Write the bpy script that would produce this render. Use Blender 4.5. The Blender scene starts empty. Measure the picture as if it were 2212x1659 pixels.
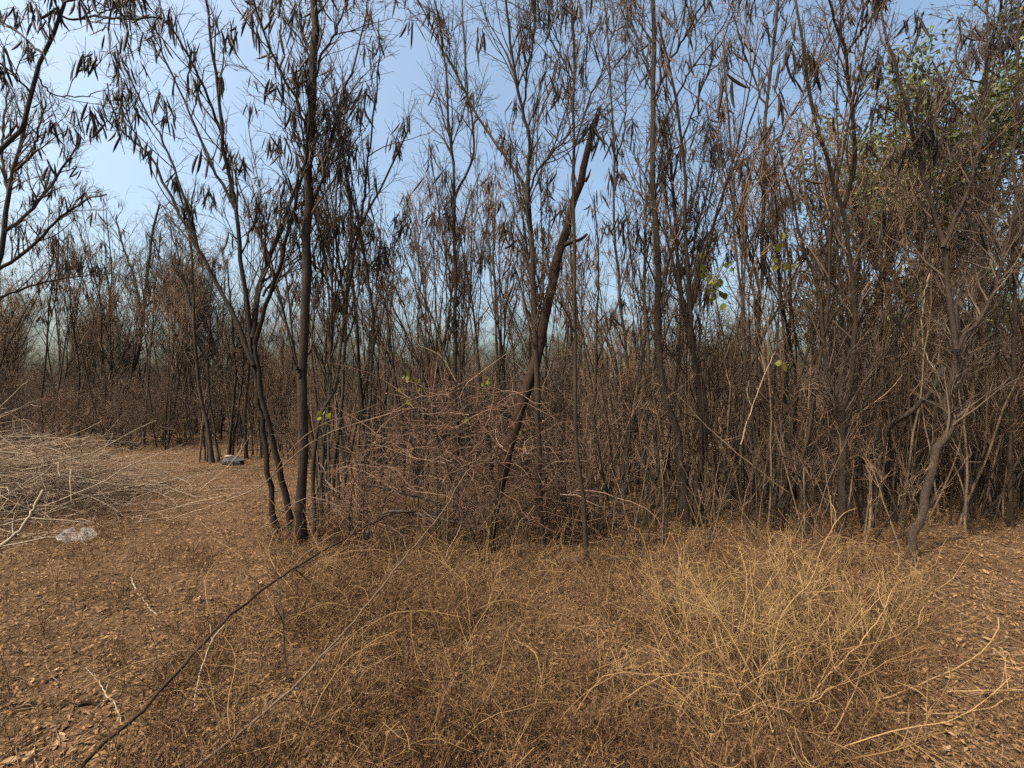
import bpy, math
import numpy as np
from mathutils import Matrix, Vector, Euler

scene = bpy.context.scene
COL = scene.collection
R = math.radians

# ------------------------------------------------------------------ camera, sky, sun, exposure
EYE = 1.6                 # eye height, metres
FPX, CX, HY = 960.0, 1106.0, 846.0      # focal length, centre and horizon on a 2212 x 1659 sheet
cam_d = bpy.data.cameras.new('camera')
cam_d.sensor_width = 36.0
cam_d.lens = FPX / 2212.0 * 36.0
cam_d.shift_y = (HY - 829.5) / 2212.0
cam_d.clip_start = 0.05
cam_d.clip_end = 2000
cam = bpy.data.objects.new('camera', cam_d)
COL.objects.link(cam)
cam.location = (0, 0, EYE)
cam.rotation_euler = (R(90), 0, 0)
scene.camera = cam

SUN_EL, SUN_AZ = 54.0, -124.0            # azimuth clockwise from +Y: the sun stands to the left
world = bpy.data.worlds.new('World')
scene.world = world
world.use_nodes = True
wn = world.node_tree
bg = wn.nodes['Background']
sky = wn.nodes.new('ShaderNodeTexSky')
sky.sky_type = 'NISHITA'
sky.sun_disc = False
sky.sun_elevation = R(SUN_EL)
sky.sun_rotation = R(SUN_AZ)
sky.altitude = 0
sky.air_density = 1.0
sky.dust_density = 7.0
sky.ozone_density = 0.9
tint = wn.nodes.new('ShaderNodeMix'); tint.data_type = 'RGBA'; tint.blend_type = 'MULTIPLY'   # even colour correction over the whole sky, like a white balance
tint.inputs['Factor'].default_value = 1.0
tint.inputs['B'].default_value = (0.97, 1.05, 1.0, 1)
wn.links.new(sky.outputs[0], tint.inputs['A'])
wn.links.new(tint.outputs['Result'], bg.inputs[0])
bg.inputs[1].default_value = 0.15

sun_d = bpy.data.lights.new('sun', 'SUN')
sun_d.energy = 3.3
sun_d.angle = R(0.6)
sun_d.color = (1.0, 0.93, 0.82)
sun = bpy.data.objects.new('sun', sun_d)
COL.objects.link(sun)
sdir = Vector((math.sin(R(SUN_AZ)) * math.cos(R(SUN_EL)), math.cos(R(SUN_AZ)) * math.cos(R(SUN_EL)), math.sin(R(SUN_EL))))
sun.rotation_euler = sdir.to_track_quat('Z', 'Y').to_euler()
sun.location = (-8, 2, 14)

scene.view_settings.view_transform = 'Standard'
scene.view_settings.look = 'None'
scene.view_settings.exposure = 1.05
scene.view_settings.gamma = 1.0
scene.cycles.max_bounces = 3
scene.cycles.diffuse_bounces = 2
scene.cycles.use_denoising = False
scene.cycles.adaptive_threshold = 0.02

# ------------------------------------------------------------------ materials
def new_mat(name):
    m = bpy.data.materials.new(name)
    m.use_nodes = True
    return m, m.node_tree, m.node_tree.nodes['Principled BSDF']

def ramp(nt, cols):
    r = nt.nodes.new('ShaderNodeValToRGB')
    e = r.color_ramp.elements
    n = len(cols)
    e[0].position, e[0].color = 0.0, (*cols[0], 1)
    e[1].position, e[1].color = 1.0, (*cols[-1], 1)
    for i in range(1, n - 1):
        k = e.new(i / (n - 1)); k.color = (*cols[i], 1)
    return r

def bark_mat(name, cols, scale=(14, 14, 3), bump=0.5, dist=0.006, rough=0.9):
    """fibrous bark: noise stretched along the stem, lichen blotches, per-object variation"""
    m, nt, p = new_mat(name)
    L = nt.links.new
    tc = nt.nodes.new('ShaderNodeTexCoord')
    mp = nt.nodes.new('ShaderNodeMapping'); mp.inputs['Scale'].default_value = scale
    L(tc.outputs['Object'], mp.inputs['Vector'])
    n1 = nt.nodes.new('ShaderNodeTexNoise'); n1.inputs['Scale'].default_value = 3.0
    n1.inputs['Detail'].default_value = 6; n1.inputs['Roughness'].default_value = 0.65
    L(mp.outputs[0], n1.inputs['Vector'])
    n2 = nt.nodes.new('ShaderNodeTexNoise'); n2.inputs['Scale'].default_value = 2.2
    n2.inputs['Detail'].default_value = 4
    L(tc.outputs['Object'], n2.inputs['Vector'])
    oi = nt.nodes.new('ShaderNodeObjectInfo')
    a = nt.nodes.new('ShaderNodeMath'); a.operation = 'MULTIPLY_ADD'
    L(n1.outputs[0], a.inputs[0]); a.inputs[1].default_value = 0.9
    b = nt.nodes.new('ShaderNodeMath'); b.operation = 'MULTIPLY_ADD'
    L(n2.outputs[0], b.inputs[0]); b.inputs[1].default_value = 0.7; b.inputs[2].default_value = -0.55
    L(b.outputs[0], a.inputs[2])
    c = nt.nodes.new('ShaderNodeMath'); c.operation = 'MULTIPLY_ADD'
    wn_ = nt.nodes.new('ShaderNodeTexWhiteNoise'); wn_.noise_dimensions = '3D'
    L(oi.outputs['Location'], wn_.inputs['Vector'])
    L(wn_.outputs['Value'], c.inputs[0]); c.inputs[1].default_value = 0.22
    L(a.outputs[0], c.inputs[2])
    r = ramp(nt, cols)
    L(c.outputs[0], r.inputs[0])
    L(r.outputs[0], p.inputs['Base Color'])
    p.inputs['Roughness'].default_value = rough
    p.inputs['Specular IOR Level'].default_value = 0.15
    if bump:
        bp = nt.nodes.new('ShaderNodeBump'); bp.inputs['Strength'].default_value = bump
        bp.inputs['Distance'].default_value = dist
        L(n1.outputs[0], bp.inputs['Height'])
        L(bp.outputs[0], p.inputs['Normal'])
    return m

def rnd_mat(name, cols, rough=0.85, transl=0.0, obj=0.0):
    """colour from the 'rnd' point attribute (one value per strand or leaf) plus per-object variation"""
    m, nt, p = new_mat(name)
    L = nt.links.new
    at = nt.nodes.new('ShaderNodeAttribute'); at.attribute_name = 'rnd'
    r = ramp(nt, cols)
    if obj:
        oi = nt.nodes.new('ShaderNodeObjectInfo')
        a = nt.nodes.new('ShaderNodeMath'); a.operation = 'MULTIPLY_ADD'; a.inputs[1].default_value = obj
        L(oi.outputs['Random'], a.inputs[0])
        b = nt.nodes.new('ShaderNodeMath'); b.operation = 'MULTIPLY'; b.inputs[1].default_value = 1 - obj
        L(at.outputs['Fac'], b.inputs[0]); L(b.outputs[0], a.inputs[2])
        L(a.outputs[0], r.inputs[0])
    else:
        L(at.outputs['Fac'], r.inputs[0])
    L(r.outputs[0], p.inputs['Base Color'])
    p.inputs['Roughness'].default_value = rough
    p.inputs['Specular IOR Level'].default_value = 0.2
    if transl:
        t = nt.nodes.new('ShaderNodeBsdfTranslucent'); L(r.outputs[0], t.inputs['Color'])
        mx = nt.nodes.new('ShaderNodeMixShader'); mx.inputs[0].default_value = transl
        L(p.outputs[0], mx.inputs[1]); L(t.outputs[0], mx.inputs[2])
        L(mx.outputs[0], nt.nodes['Material Output'].inputs['Surface'])
    return m

M = {}
M['bark_dark'] = bark_mat('dark_bark', [(0.012, 0.009, 0.007), (0.032, 0.023, 0.017), (0.065, 0.048, 0.035), (0.091, 0.073, 0.056)])
M['bark_black'] = bark_mat('blackish_bark', [(0.007, 0.006, 0.005), (0.023, 0.015, 0.011), (0.053, 0.035, 0.025), (0.115, 0.080, 0.056)], scale=(20, 20, 3), bump=0.9, dist=0.012)
M['bark_grey'] = bark_mat('grey_bark', [(0.013, 0.008, 0.006), (0.030, 0.020, 0.013), (0.056, 0.037, 0.024), (0.076, 0.054, 0.034)], bump=0.35)
M['bark_red'] = bark_mat('reddish_dead_wood', [(0.012, 0.007, 0.004), (0.032, 0.016, 0.009), (0.055, 0.030, 0.018), (0.089, 0.056, 0.035)], scale=(22, 22, 2.2), bump=0.8, dist=0.01)
M['dead_pale'] = bark_mat('bleached_dead_wood', [(0.140, 0.103, 0.069), (0.232, 0.175, 0.123), (0.331, 0.262, 0.197), (0.398, 0.333, 0.262)], scale=(30, 30, 8), bump=0.3, dist=0.003)
M['dead_brown'] = bark_mat('weathered_brown_wood', [(0.054, 0.034, 0.022), (0.108, 0.071, 0.045), (0.180, 0.122, 0.080), (0.259, 0.190, 0.131)], scale=(30, 30, 8), bump=0.3, dist=0.003)
M['twig'] = rnd_mat('dry_twig', [(0.025, 0.018, 0.013), (0.058, 0.039, 0.027), (0.106, 0.074, 0.050)], obj=0.4)
M['twig_grey'] = rnd_mat('grey_brown_twig', [(0.065, 0.037, 0.021), (0.138, 0.081, 0.048), (0.233, 0.148, 0.093)], obj=0.35)
M['twig_pale'] = rnd_mat('bleached_twig', [(0.130, 0.086, 0.057), (0.250, 0.170, 0.119), (0.389, 0.289, 0.213)], obj=0.3)
M['pod'] = rnd_mat('brown_seed_pod', [(.012, .009, .007), (.026, .017, .013), (.05, .03, .02), (.105, .058, .034)], rough=0.6, transl=0.1, obj=0.6)
M['foliage'] = rnd_mat('olive_leaf', [(0.046, 0.051, 0.018), (0.086, 0.095, 0.032), (0.133, 0.139, 0.052), (0.194, 0.160, 0.066)], rough=0.6, transl=0.25)
M['dryleaf'] = rnd_mat('withered_leaf', [(0.056, 0.029, 0.017), (0.128, 0.061, 0.032), (0.192, 0.101, 0.052)], transl=0.25)
M['greenleaf'] = rnd_mat('yellow_green_leaf', [(0.098, 0.105, 0.015), (0.173, 0.165, 0.026), (0.240, 0.203, 0.038)], rough=0.55, transl=0.45, obj=0.7)
M['litter'] = rnd_mat('fallen_leaf', [(0.029, 0.014, 0.006), (0.076, 0.037, 0.017), (0.144, 0.078, 0.036), (0.209, 0.123, 0.061), (0.288, 0.183, 0.100), (0.345, 0.245, 0.147)], obj=0.75)
M['weed'] = rnd_mat('tan_dry_weed', [(0.039, 0.017, 0.008), (0.072, 0.036, 0.016), (0.117, 0.062, 0.029), (0.181, 0.104, 0.053)], transl=0.15)
M['gold'] = rnd_mat('golden_dry_stem', [(0.117, 0.066, 0.027), (0.185, 0.109, 0.047), (0.259, 0.164, 0.076)], obj=0.4)
M['bramble'] = rnd_mat('reddish_dry_cane', [(0.066, 0.034, 0.023), (0.133, 0.077, 0.051), (0.223, 0.149, 0.106)], obj=0.5)
M['stone'] = bark_mat('dark_stone', [(.02, .018, .017), (.05, .045, .042), (.10, .09, .085), (.2, .19, .18)], scale=(6, 6, 6), bump=0.6, dist=0.02)

def ground_mat():
    m, nt, p = new_mat('dry_soil')
    L = nt.links.new
    tc = nt.nodes.new('ShaderNodeTexCoord')
    def noise(s, d=8, ro=0.6):
        n = nt.nodes.new('ShaderNodeTexNoise'); n.inputs['Scale'].default_value = s
        n.inputs['Detail'].default_value = d; n.inputs['Roughness'].default_value = ro
        L(tc.outputs['Object'], n.inputs['Vector']); return n
    big, mid, fine = noise(0.7), noise(6, 8, 0.7), noise(60, 4, 0.7)
    r = ramp(nt, [(.036, .019, .0095), (.062, .034, .0165), (.092, .053, .026), (.14, .083, .042)])
    a = nt.nodes.new('ShaderNodeMath'); a.operation = 'MULTIPLY_ADD'; a.inputs[1].default_value = 0.55
    L(mid.outputs[0], a.inputs[0])
    b = nt.nodes.new('ShaderNodeMath'); b.operation = 'MULTIPLY_ADD'; b.inputs[1].default_value = 0.5; b.inputs[2].default_value = -0.3
    L(fine.outputs[0], b.inputs[0])
    c = nt.nodes.new('ShaderNodeMath'); c.operation = 'MULTIPLY_ADD'; c.inputs[1].default_value = 0.45
    L(big.outputs[0], c.inputs[0]); L(b.outputs[0], c.inputs[2]); L(c.outputs[0], a.inputs[2])
    L(a.outputs[0], r.inputs[0]); L(r.outputs[0], p.inputs['Base Color'])
    p.inputs['Roughness'].default_value = 0.95
    p.inputs['Specular IOR Level'].default_value = 0.1
    bp = nt.nodes.new('ShaderNodeBump'); bp.inputs['Strength'].default_value = 0.8; bp.inputs['Distance'].default_value = 0.02
    L(mid.outputs[0], bp.inputs['Height']); L(bp.outputs[0], p.inputs['Normal'])
    return m
M['soil'] = ground_mat()

# ------------------------------------------------------------------ mesh helpers
def norm(a):
    return a / np.maximum(np.linalg.norm(a, axis=-1, keepdims=True), 1e-9)

def build(name, V, F, mat, rnd=None, smooth=True):
    """V (n,3); F list of (m,3) or (m,4) index arrays"""
    me = bpy.data.meshes.new(name)
    V = np.asarray(V, np.float32)
    me.vertices.add(len(V)); me.vertices.foreach_set('co', V.ravel())
    starts, loops, off = [], [], 0
    for f in F:
        f = np.asarray(f, np.int32)
        if not len(f): continue
        k = f.shape[1]
        starts.append(off + np.arange(len(f)) * k); loops.append(f.ravel()); off += f.size
    loops = np.concatenate(loops); starts = np.concatenate(starts)
    me.loops.add(len(loops)); me.loops.foreach_set('vertex_index', loops)
    me.polygons.add(len(starts)); me.polygons.foreach_set('loop_start', starts.astype(np.int32))
    me.update(calc_edges=True)
    me.polygons.foreach_set('use_smooth', np.full(len(starts), smooth))
    if rnd is not None:
        at = me.attributes.new('rnd', 'FLOAT', 'POINT')
        at.data.foreach_set('value', np.asarray(rnd, np.float32))
    me.materials.append(M[mat])
    return me

class Geo:
    """collects tubes, ribbons and leaves of ONE part"""
    def __init__(self): self.V, self.Q, self.T, self.A, self.n = [], [], [], [], 0
    def add(self, V, Q=None, T=None, A=None):
        V = np.asarray(V, float).reshape(-1, 3)
        if Q is not None and len(Q): self.Q.append(np.asarray(Q) + self.n)
        if T is not None and len(T): self.T.append(np.asarray(T) + self.n)
        self.V.append(V); self.A.append(np.full(len(V), .5) if A is None else np.asarray(A).ravel()); self.n += len(V)
    def mesh(self, name, mat, smooth=True):
        F = []
        if self.Q: F.append(np.concatenate(self.Q))
        if self.T: F.append(np.concatenate(self.T))
        return build(name, np.concatenate(self.V), F, mat, np.concatenate(self.A), smooth)
    def tubes(self, rng, P, Rd, sides=3, lump=0.0, cap=False):
        P = np.asarray(P, float); Rd = np.asarray(Rd, float)
        if P.ndim == 2: P, Rd = P[None], Rd[None]
        B, N, _ = P.shape
        if B == 0: return
        T = norm(np.gradient(P, axis=1))
        ref = norm(np.cross(norm(P[:, -1] - P[:, 0]), norm(rng.normal(size=(B, 3)))))[:, None]
        U = norm(ref - (ref * T).sum(-1, keepdims=True) * T)
        W = np.cross(T, U)
        an = np.arange(sides) / sides * 2 * np.pi
        rr = Rd[:, :, None] * np.ones(sides)
        if lump: rr = rr * (1 + lump * rng.normal(size=(B, N, sides)) + lump * rng.normal(size=(B, 1, sides)))
        V = P[:, :, None] + rr[..., None] * (np.cos(an)[:, None] * U[:, :, None] + np.sin(an)[:, None] * W[:, :, None])
        j = np.arange(sides); k = (j + 1) % sides
        i = np.arange(N - 1)[:, None] * sides
        q = np.stack([i + j, i + k, i + sides + k, i + sides + j], -1).reshape(-1, 4)
        Q = (q[None] + (np.arange(B) * N * sides)[:, None, None]).reshape(-1, 4)
        self.add(V, Q, A=np.repeat(rng.random(B), N * sides))
        if cap:
            for b in range(B):
                s0 = self.n - B * N * sides + b * N * sides + (N - 1) * sides
                self.T.append(np.array([[s0, s0 + a, s0 + a + 1] for a in range(1, sides - 1)]))
    def ribbons(self, rng, P, Rd):
        B, N, _ = P.shape
        if B == 0: return
        T = norm(np.gradient(P, axis=1))
        U = norm(np.cross(T, norm(rng.normal(size=(B, 1, 3)))))
        V = np.stack([P - U * Rd[..., None], P + U * Rd[..., None]], 2)
        i = np.arange(N - 1)[:, None] * 2
        q = np.concatenate([i, i + 1, i + 3, i + 2], 1)
        Q = (q[None] + (np.arange(B) * N * 2)[:, None, None]).reshape(-1, 4)
        self.add(V, Q, A=np.repeat(rng.random(B), N * 2))
    def leaves(self, rng, C, ax, ln, wd, up=None, bend=0.25):
        """folded leaf blades: C base (B,3), ax long direction, ln, wd arrays"""
        B = len(C)
        if B == 0: return
        ax = norm(ax)
        side = norm(np.cross(ax, norm(rng.normal(size=(B, 3)) if up is None else up)))
        nn = np.cross(side, ax)
        ln = np.broadcast_to(ln, (B,))[:, None]; wd = np.broadcast_to(wd, (B,))[:, None]
        b = bend * rng.uniform(-.3, 1, (B, 1))
        mid = C + ax * ln * .5 - nn * ln * b * .3
        tip = C + ax * ln - nn * ln * b
        V = np.stack([C, mid + side * wd * .5 + nn * wd * .2, tip, mid - side * wd * .5 + nn * wd * .2, mid], 1)
        o = (np.arange(B) * 5)[:, None, None]
        T = (np.array([[0, 1, 4], [1, 2, 4], [2, 3, 4], [3, 0, 4]])[None] + o).reshape(-1, 3)
        self.add(V, T=T, A=np.repeat(rng.random(B), 5))

def grow(rng, P, D, L, n, wob, trop, r0, r1):
    """B polylines of n segments from P along D; wob: random turn, trop: pull along z"""
    B = len(P)
    pts = np.empty((B, n + 1, 3)); pts[:, 0] = P
    d = norm(D); step = (np.broadcast_to(L, (B,)) / n)[:, None]
    for i in range(n):
        d = norm(d + rng.normal(size=(B, 3)) * wob + np.array([0, 0, trop]))
        pts[:, i + 1] = pts[:, i] + d * step
    t = np.linspace(0, 1, n + 1)
    r0 = np.broadcast_to(r0, (B,))[:, None]; r1 = np.broadcast_to(r1, (B,))[:, None]
    return pts, r0 + (r1 - r0) * t

def spawn(rng, pts, rad, k, t0, t1, a0, a1, l0, l1, up=0.0, rcap=1.0, rf=0.62):
    B, N, _ = pts.shape
    idx = np.repeat(np.arange(B), k)
    n = len(idx)
    t = rng.uniform(t0, t1, n) * (N - 1) * .999
    i = t.astype(int); f = (t - i)[:, None]
    a, b = pts[idx, i], pts[idx, i + 1]
    p = a + (b - a) * f
    tg = norm(b - a)
    r = rad[idx, i] * (1 - f[:, 0]) + rad[idx, i + 1] * f[:, 0]
    perp = norm(np.cross(tg, rng.normal(size=(n, 3))))
    an = np.radians(rng.uniform(a0, a1, n))[:, None]
    d = norm(np.cos(an) * tg + np.sin(an) * perp + np.array([0, 0, up]))
    ln = rng.uniform(l0, l1, n) * (1 - .45 * t / (N - 1))
    return p, d, ln, np.minimum(r * rf, rcap)

def resample(P, n):
    """smooth curve through traced points, n+1 samples"""
    P = np.asarray(P, float)
    Q = np.vstack([2 * P[0] - P[1], P, 2 * P[-1] - P[-2]])
    out = []
    for s in range(len(P) - 1):
        p0, p1, p2, p3 = Q[s:s + 4]
        for t in np.linspace(0, 1, 12, endpoint=False):
            out.append(.5 * (2 * p1 + (p2 - p0) * t + (2 * p0 - 5 * p1 + 4 * p2 - p3) * t * t + (3 * p1 - p0 - 3 * p2 + p3) * t ** 3))
    out.append(P[-1]); out = np.array(out)
    s = np.r_[0, np.cumsum(np.linalg.norm(np.diff(out, axis=0), axis=1))]
    u = np.linspace(0, s[-1], n + 1)
    return np.stack([np.interp(u, s, out[:, k]) for k in range(3)], 1)

def gz(x, y):
    """height of the ground"""
    return .022 * np.sin(.9 * x + .4) * np.cos(.75 * y) + .012 * np.sin(2.7 * x + 1.9 * y) + .008 * np.cos(5.1 * x - 3.3 * y)

def W(px, py, Y):
    """point at distance Y that the eye sees at (px, py)"""
    return np.array([(px - CX) / FPX * Y, Y, EYE + (HY - py) / FPX * Y])
def gY(py): return EYE * FPX / (py - HY)

# ------------------------------------------------------------------ object helpers
def obj(name, mesh, parent=None, loc=(0, 0, 0), rot=(0, 0, 0), sc=1.0):
    o = bpy.data.objects.new(name, mesh)
    COL.objects.link(o)
    o.location = loc; o.rotation_euler = rot
    o.scale = (sc, sc, sc) if np.isscalar(sc) else sc
    if parent is not None: o.parent = parent
    return o
def tag(o, label, cat, group=None, kind=None):
    o['label'] = label; o['category'] = cat
    if group: o['group'] = group
    if kind: o['kind'] = kind
    return o
def thing(name, label, cat, loc=(0, 0, 0), group=None):
    o = obj(name, None, None, loc)
    o.empty_display_size = 0.1
    return tag(o, label, cat, group)
KIDS = {}
def copy_tree(o, parent=None):
    c = o.copy(); COL.objects.link(c); c.parent = parent
    for ch in KIDS_OF(o): copy_tree(ch, c)
    return c
def KIDS_OF(o):
    if o.name not in KIDS: KIDS[o.name] = list(o.children)
    return KIDS[o.name]

# ------------------------------------------------------------------ ground
def make_ground():
    n = 170
    s = np.sinh(np.linspace(-1, 1, n) * 6.2) / np.sinh(6.2) * 420
    X, Y = np.meshgrid(s, s + 4)
    V = np.stack([X, Y, gz(X, Y)], -1).reshape(-1, 3)
    i = np.arange(n - 1); a = (i[:, None] * n + i[None]).ravel()
    Q = np.stack([a, a + 1, a + n + 1, a + n], 1)
    o = obj('ground', build('ground', V, [Q], 'soil'))
    o['kind'] = 'structure'
make_ground()

# ------------------------------------------------------------------ seed pods
prng = np.random.default_rng(5)
def pod_mesh(i):
    L = prng.uniform(.16, .25); bend = prng.uniform(-.35, .35); n = 5
    t = np.linspace(0, 1, n + 1)
    P = np.stack([bend * L * t ** 2 * .6, .0 * t, -L * t], 1)
    w = .011 * np.array([.25, .8, 1, 1, .85, .15]); th = .0022
    V = []
    for k in range(n + 1):
        c = P[k]
        V += [c + [w[k], 0, 0], c + [0, th, 0], c - [w[k], 0, 0], c - [0, th, 0]]
    Q = [[a * 4 + j, a * 4 + (j + 1) % 4, a * 4 + 4 + (j + 1) % 4, a * 4 + 4 + j] for a in range(n) for j in range(4)]
    return build('seed_pod', V, [Q], 'pod', np.full(len(V), prng.random())), np.array(V), np.array(Q)
PODS = [pod_mesh(i) for i in range(6)]
def stalk_geo(g):
    P, r = grow(prng, np.zeros((1, 3)), np.array([[.4, 0, -.4]]), np.array([.05]), 3, .1, -.3, .003, .0015)
    g.tubes(prng, P, r, 3)
    return P[0, -1]
STALK = []
for i in range(3):
    g = Geo(); e = stalk_geo(g); STALK.append((g.mesh('pod_stalk', 'twig'), e))
def cluster_mesh(npod):
    g = Geo(); e = stalk_geo(g)
    for k in range(npod):
        me, V, Q = PODS[prng.integers(6)]
        rot = np.array(Euler((prng.normal() * .27, prng.normal() * .27, prng.uniform(0, 6.28))).to_matrix())
        g.add((V * prng.uniform(.75, 1.15)) @ rot.T + e + prng.normal(size=3) * .03, Q, A=np.full(len(V), prng.random()))
    return g.mesh('pod_cluster', 'pod')
CLUSTERS = [cluster_mesh(n) for n in (3, 4, 5, 7, 8, 10, 12, 14)]
def pods_single(rng, parent, p, n):
    """a cluster whose pods are objects of their own"""
    st, e = STALK[rng.integers(3)]
    c = obj('pod_cluster', st, parent, p, (0, 0, rng.uniform(0, 6.28)))
    for k in range(n):
        obj('seed_pod', PODS[rng.integers(6)][0], c, tuple(e + rng.normal(size=3) * .035),
            (rng.normal() * .27, rng.normal() * .27, rng.uniform(0, 6.28)), rng.uniform(.65, 1.2))
def pods_joined(rng, parent, p):
    obj('pod_cluster', CLUSTERS[rng.integers(8)], parent, p, (rng.normal() * .1, rng.normal() * .1, rng.uniform(0, 6.28)), rng.uniform(.55, 1.2))

# ------------------------------------------------------------------ crowns of fine wood
def crown(rng, g, pts, rad, k1, l1, k2=5, k3=3, t0=.3, up=.25, dens=1.0, a=(22, 48)):
    """three orders of twigs from limbs; returns tips"""
    p, d, ln, r = spawn(rng, pts, rad, k1, t0, 1, a[0], a[1], l1 * .5, l1 * 1.2, up, .013)
    P1, R1 = grow(rng, p, d, ln, 7, .10, .06, r, .0032)
    g.tubes(rng, P1, R1, 4)
    p, d, ln, r = spawn(rng, P1, R1, k2, .2, 1, 22, 50, l1 * .28, l1 * .62, .12, .006)
    P2, R2 = grow(rng, p, d, ln, 5, .13, .02, np.maximum(r, .0032), .0022)
    g.tubes(rng, P2, R2, 3)
    if k3:
        p, d, ln, r = spawn(rng, P2, R2, k3, .25, 1, 25, 60, l1 * .12, l1 * .32, 0, .0034)
        P3, R3 = grow(rng, p, d, ln, 3, .16, -.03, np.maximum(np.minimum(r, .0026), .002), .0013)
        g.tubes(rng, P3, R3, 3)
    return P1[:, -1], P2[:, -1], P2[:, 2]

# ------------------------------------------------------------------ the trees one can pick out, each traced
def traced(name, label, Y, limbs, seed, bark='bark_dark', k1=13, l1=.95, pods=32, lean=0.0, crown_from=1.0, k2=5, k3=3, group=None, podn=(4, 12), up=.25):
    """limbs: (kind, [(px,py)...], r0 px, r1 px, depth drift at the end)"""
    rng = np.random.default_rng(seed)
    x0, y0 = limbs[0][1][0]
    base = W(x0, y0, Y); base[2] = float(gz(base[0], base[1]))
    t = thing(name, label, 'tree', tuple(base), group)
    cp, cr = [], []
    for kind, pl, r0, r1, dY in limbs:
        pl = np.array(pl, float)
        s = np.r_[0, np.cumsum(np.linalg.norm(np.diff(pl, axis=0), axis=1))]; s /= s[-1]
        P = np.array([W(a, b, Y + lean * (HY + 300 - b) / 1000 + dY * u) for (a, b), u in zip(pl, s)])
        n = 18
        Q = resample(P, n) - base
        Q[1:-1] += rng.normal(size=(n - 1, 3)) * .008
        rr = np.linspace(r0, r1, n + 1) / FPX * Y * .72
        if kind == 'trunk' and pl[0, 1] > HY + 60:
            Q[0, 2] = -.06; rr[0] *= 1.7; rr[1] *= 1.12
        g = Geo(); g.tubes(rng, Q, rr, 10 if r0 > 6 else 7, lump=.055, cap=True)
        obj(kind, g.mesh(kind, bark), t)
        zt = Q[:, 2]
        sel = np.where(zt > crown_from)[0]
        if len(sel) > 4:
            m = np.linspace(sel[0], n, 13); i = np.minimum(m.astype(int), n - 1); f = (m - i)[:, None]
            cp.append(Q[i] * (1 - f) + Q[i + 1] * f); cr.append(np.interp(m, np.arange(n + 1), rr))
    cp, cr = np.array(cp), np.array(cr)
    g = Geo()
    t1, t2, t2m = crown(rng, g, cp, cr, k1, l1, k2, k3, t0=.12, up=up)
    obj('crown', g.mesh('crown', 'twig'), t)
    tips = np.concatenate([t1, t2, t2m])
    hi = tips[tips[:, 2] > 1.9]
    for p in hi[rng.choice(len(hi), min(pods, len(hi)), replace=False)]:
        pods_single(rng, t, tuple(p), int(rng.integers(*podn)))
    return t

traced('pod_tree', 'tallest straight dark trunk left of centre, standing alone from ground to sky', gY(1182),
    [('trunk', [(650, 1182), (652, 1000), (655, 830), (661, 690), (664, 500), (672, 300), (678, 100), (684, -160)], 14.5, 10, .0),
     ('branch', [(662, 470), (700, 380), (730, 250), (770, 120), (800, -20)], 4.5, 2.2, .8),
     ('branch', [(668, 300), (640, 220), (600, 140), (560, 40), (540, -40)], 4.5, 2, -.5),
     ('branch', [(674, 200), (690, 130), (730, 60), (760, -30)], 4, 2, .3),
     ('branch', [(676, 120), (650, 60), (620, -20), (600, -90)], 4, 2, .5),
     ('branch', [(655, 830), (640, 790), (634, 770)], 6, 2.5, -.12)],
    101, bark='bark_black', k1=11, pods=42, l1=.9, crown_from=2.6)
traced('pod_tree', 'twin-stemmed dark tree left of the tallest trunk, fanning out into a V', gY(1172),
    [('trunk', [(600, 1172), (582, 1050), (568, 930), (556, 850), (547, 770), (541, 710), (529, 630)], 9, 4, .03),
     ('trunk', [(634, 1160), (606, 1030), (583, 920), (563, 840), (553, 770), (553, 690), (565, 610)], 10.5, 4, .02),
     ('branch', [(549, 790), (505, 680), (430, 545), (380, 440), (345, 380), (330, 340), (290, 310), (262, 280), (240, 225), (232, 180)], 7.5, 2, .6),
     ('branch', [(541, 720), (527, 610), (507, 450), (482, 300), (466, 150), (440, -20)], 7.5, 3, -.3),
     ('branch', [(546, 730), (560, 625), (588, 550), (622, 455), (652, 365), (690, 290)], 8.5, 3, .4),
     ('branch', [(551, 740), (576, 650), (604, 575), (640, 430), (660, 330), (668, 230)], 6.5, 3, -.4),
     ('branch', [(430, 545), (400, 430), (350, 300), (290, 190), (250, 100)], 4, 1.6, .2),
     ('branch', [(507, 450), (450, 340), (390, 200), (340, 90), (310, 10)], 4.5, 1.6, .5),
     ('branch', [(482, 300), (440, 190), (400, 110), (350, 40), (290, 45), (200, 35)], 4, 1.4, -.4),
     ('branch', [(568, 640), (600, 590), (625, 550), (642, 520)], 4, 2, .2)],
    102, bark='bark_black', k1=11, pods=72, l1=.85, crown_from=2.2, podn=(5, 14), k2=4)
traced('pod_tree', 'slim leaning stem just right of the tallest trunk, base hidden among thin stems', gY(1165),
    [('trunk', [(684, 1165), (678, 1090), (678, 1000), (690, 900), (716, 860), (733, 780), (745, 680), (775, 500), (830, 390), (885, 275)], 5.5, 2.6, .6),
     ('branch', [(775, 500), (790, 400), (800, 300), (815, 180), (818, 40)], 3.4, 1.6, .2),
     ('branch', [(745, 680), (752, 560), (760, 450), (740, 330), (722, 220)], 3.2, 1.6, -.3)],
    103, k1=12, pods=20, l1=.8, k3=2, podn=(5, 14))
traced('pod_tree', 'thin upright stem behind the leaning stem right of the tallest trunk', gY(1150),
    [('trunk', [(700, 1150), (692, 1060), (698, 960), (710, 880), (714, 764), (716, 660), (720, 500), (736, 330)], 5, 2.4, .5),
     ('branch', [(715, 700), (735, 600), (765, 520), (790, 420)], 3, 1.5, .3)],
    104, k1=10, pods=14, l1=.7)
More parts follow.
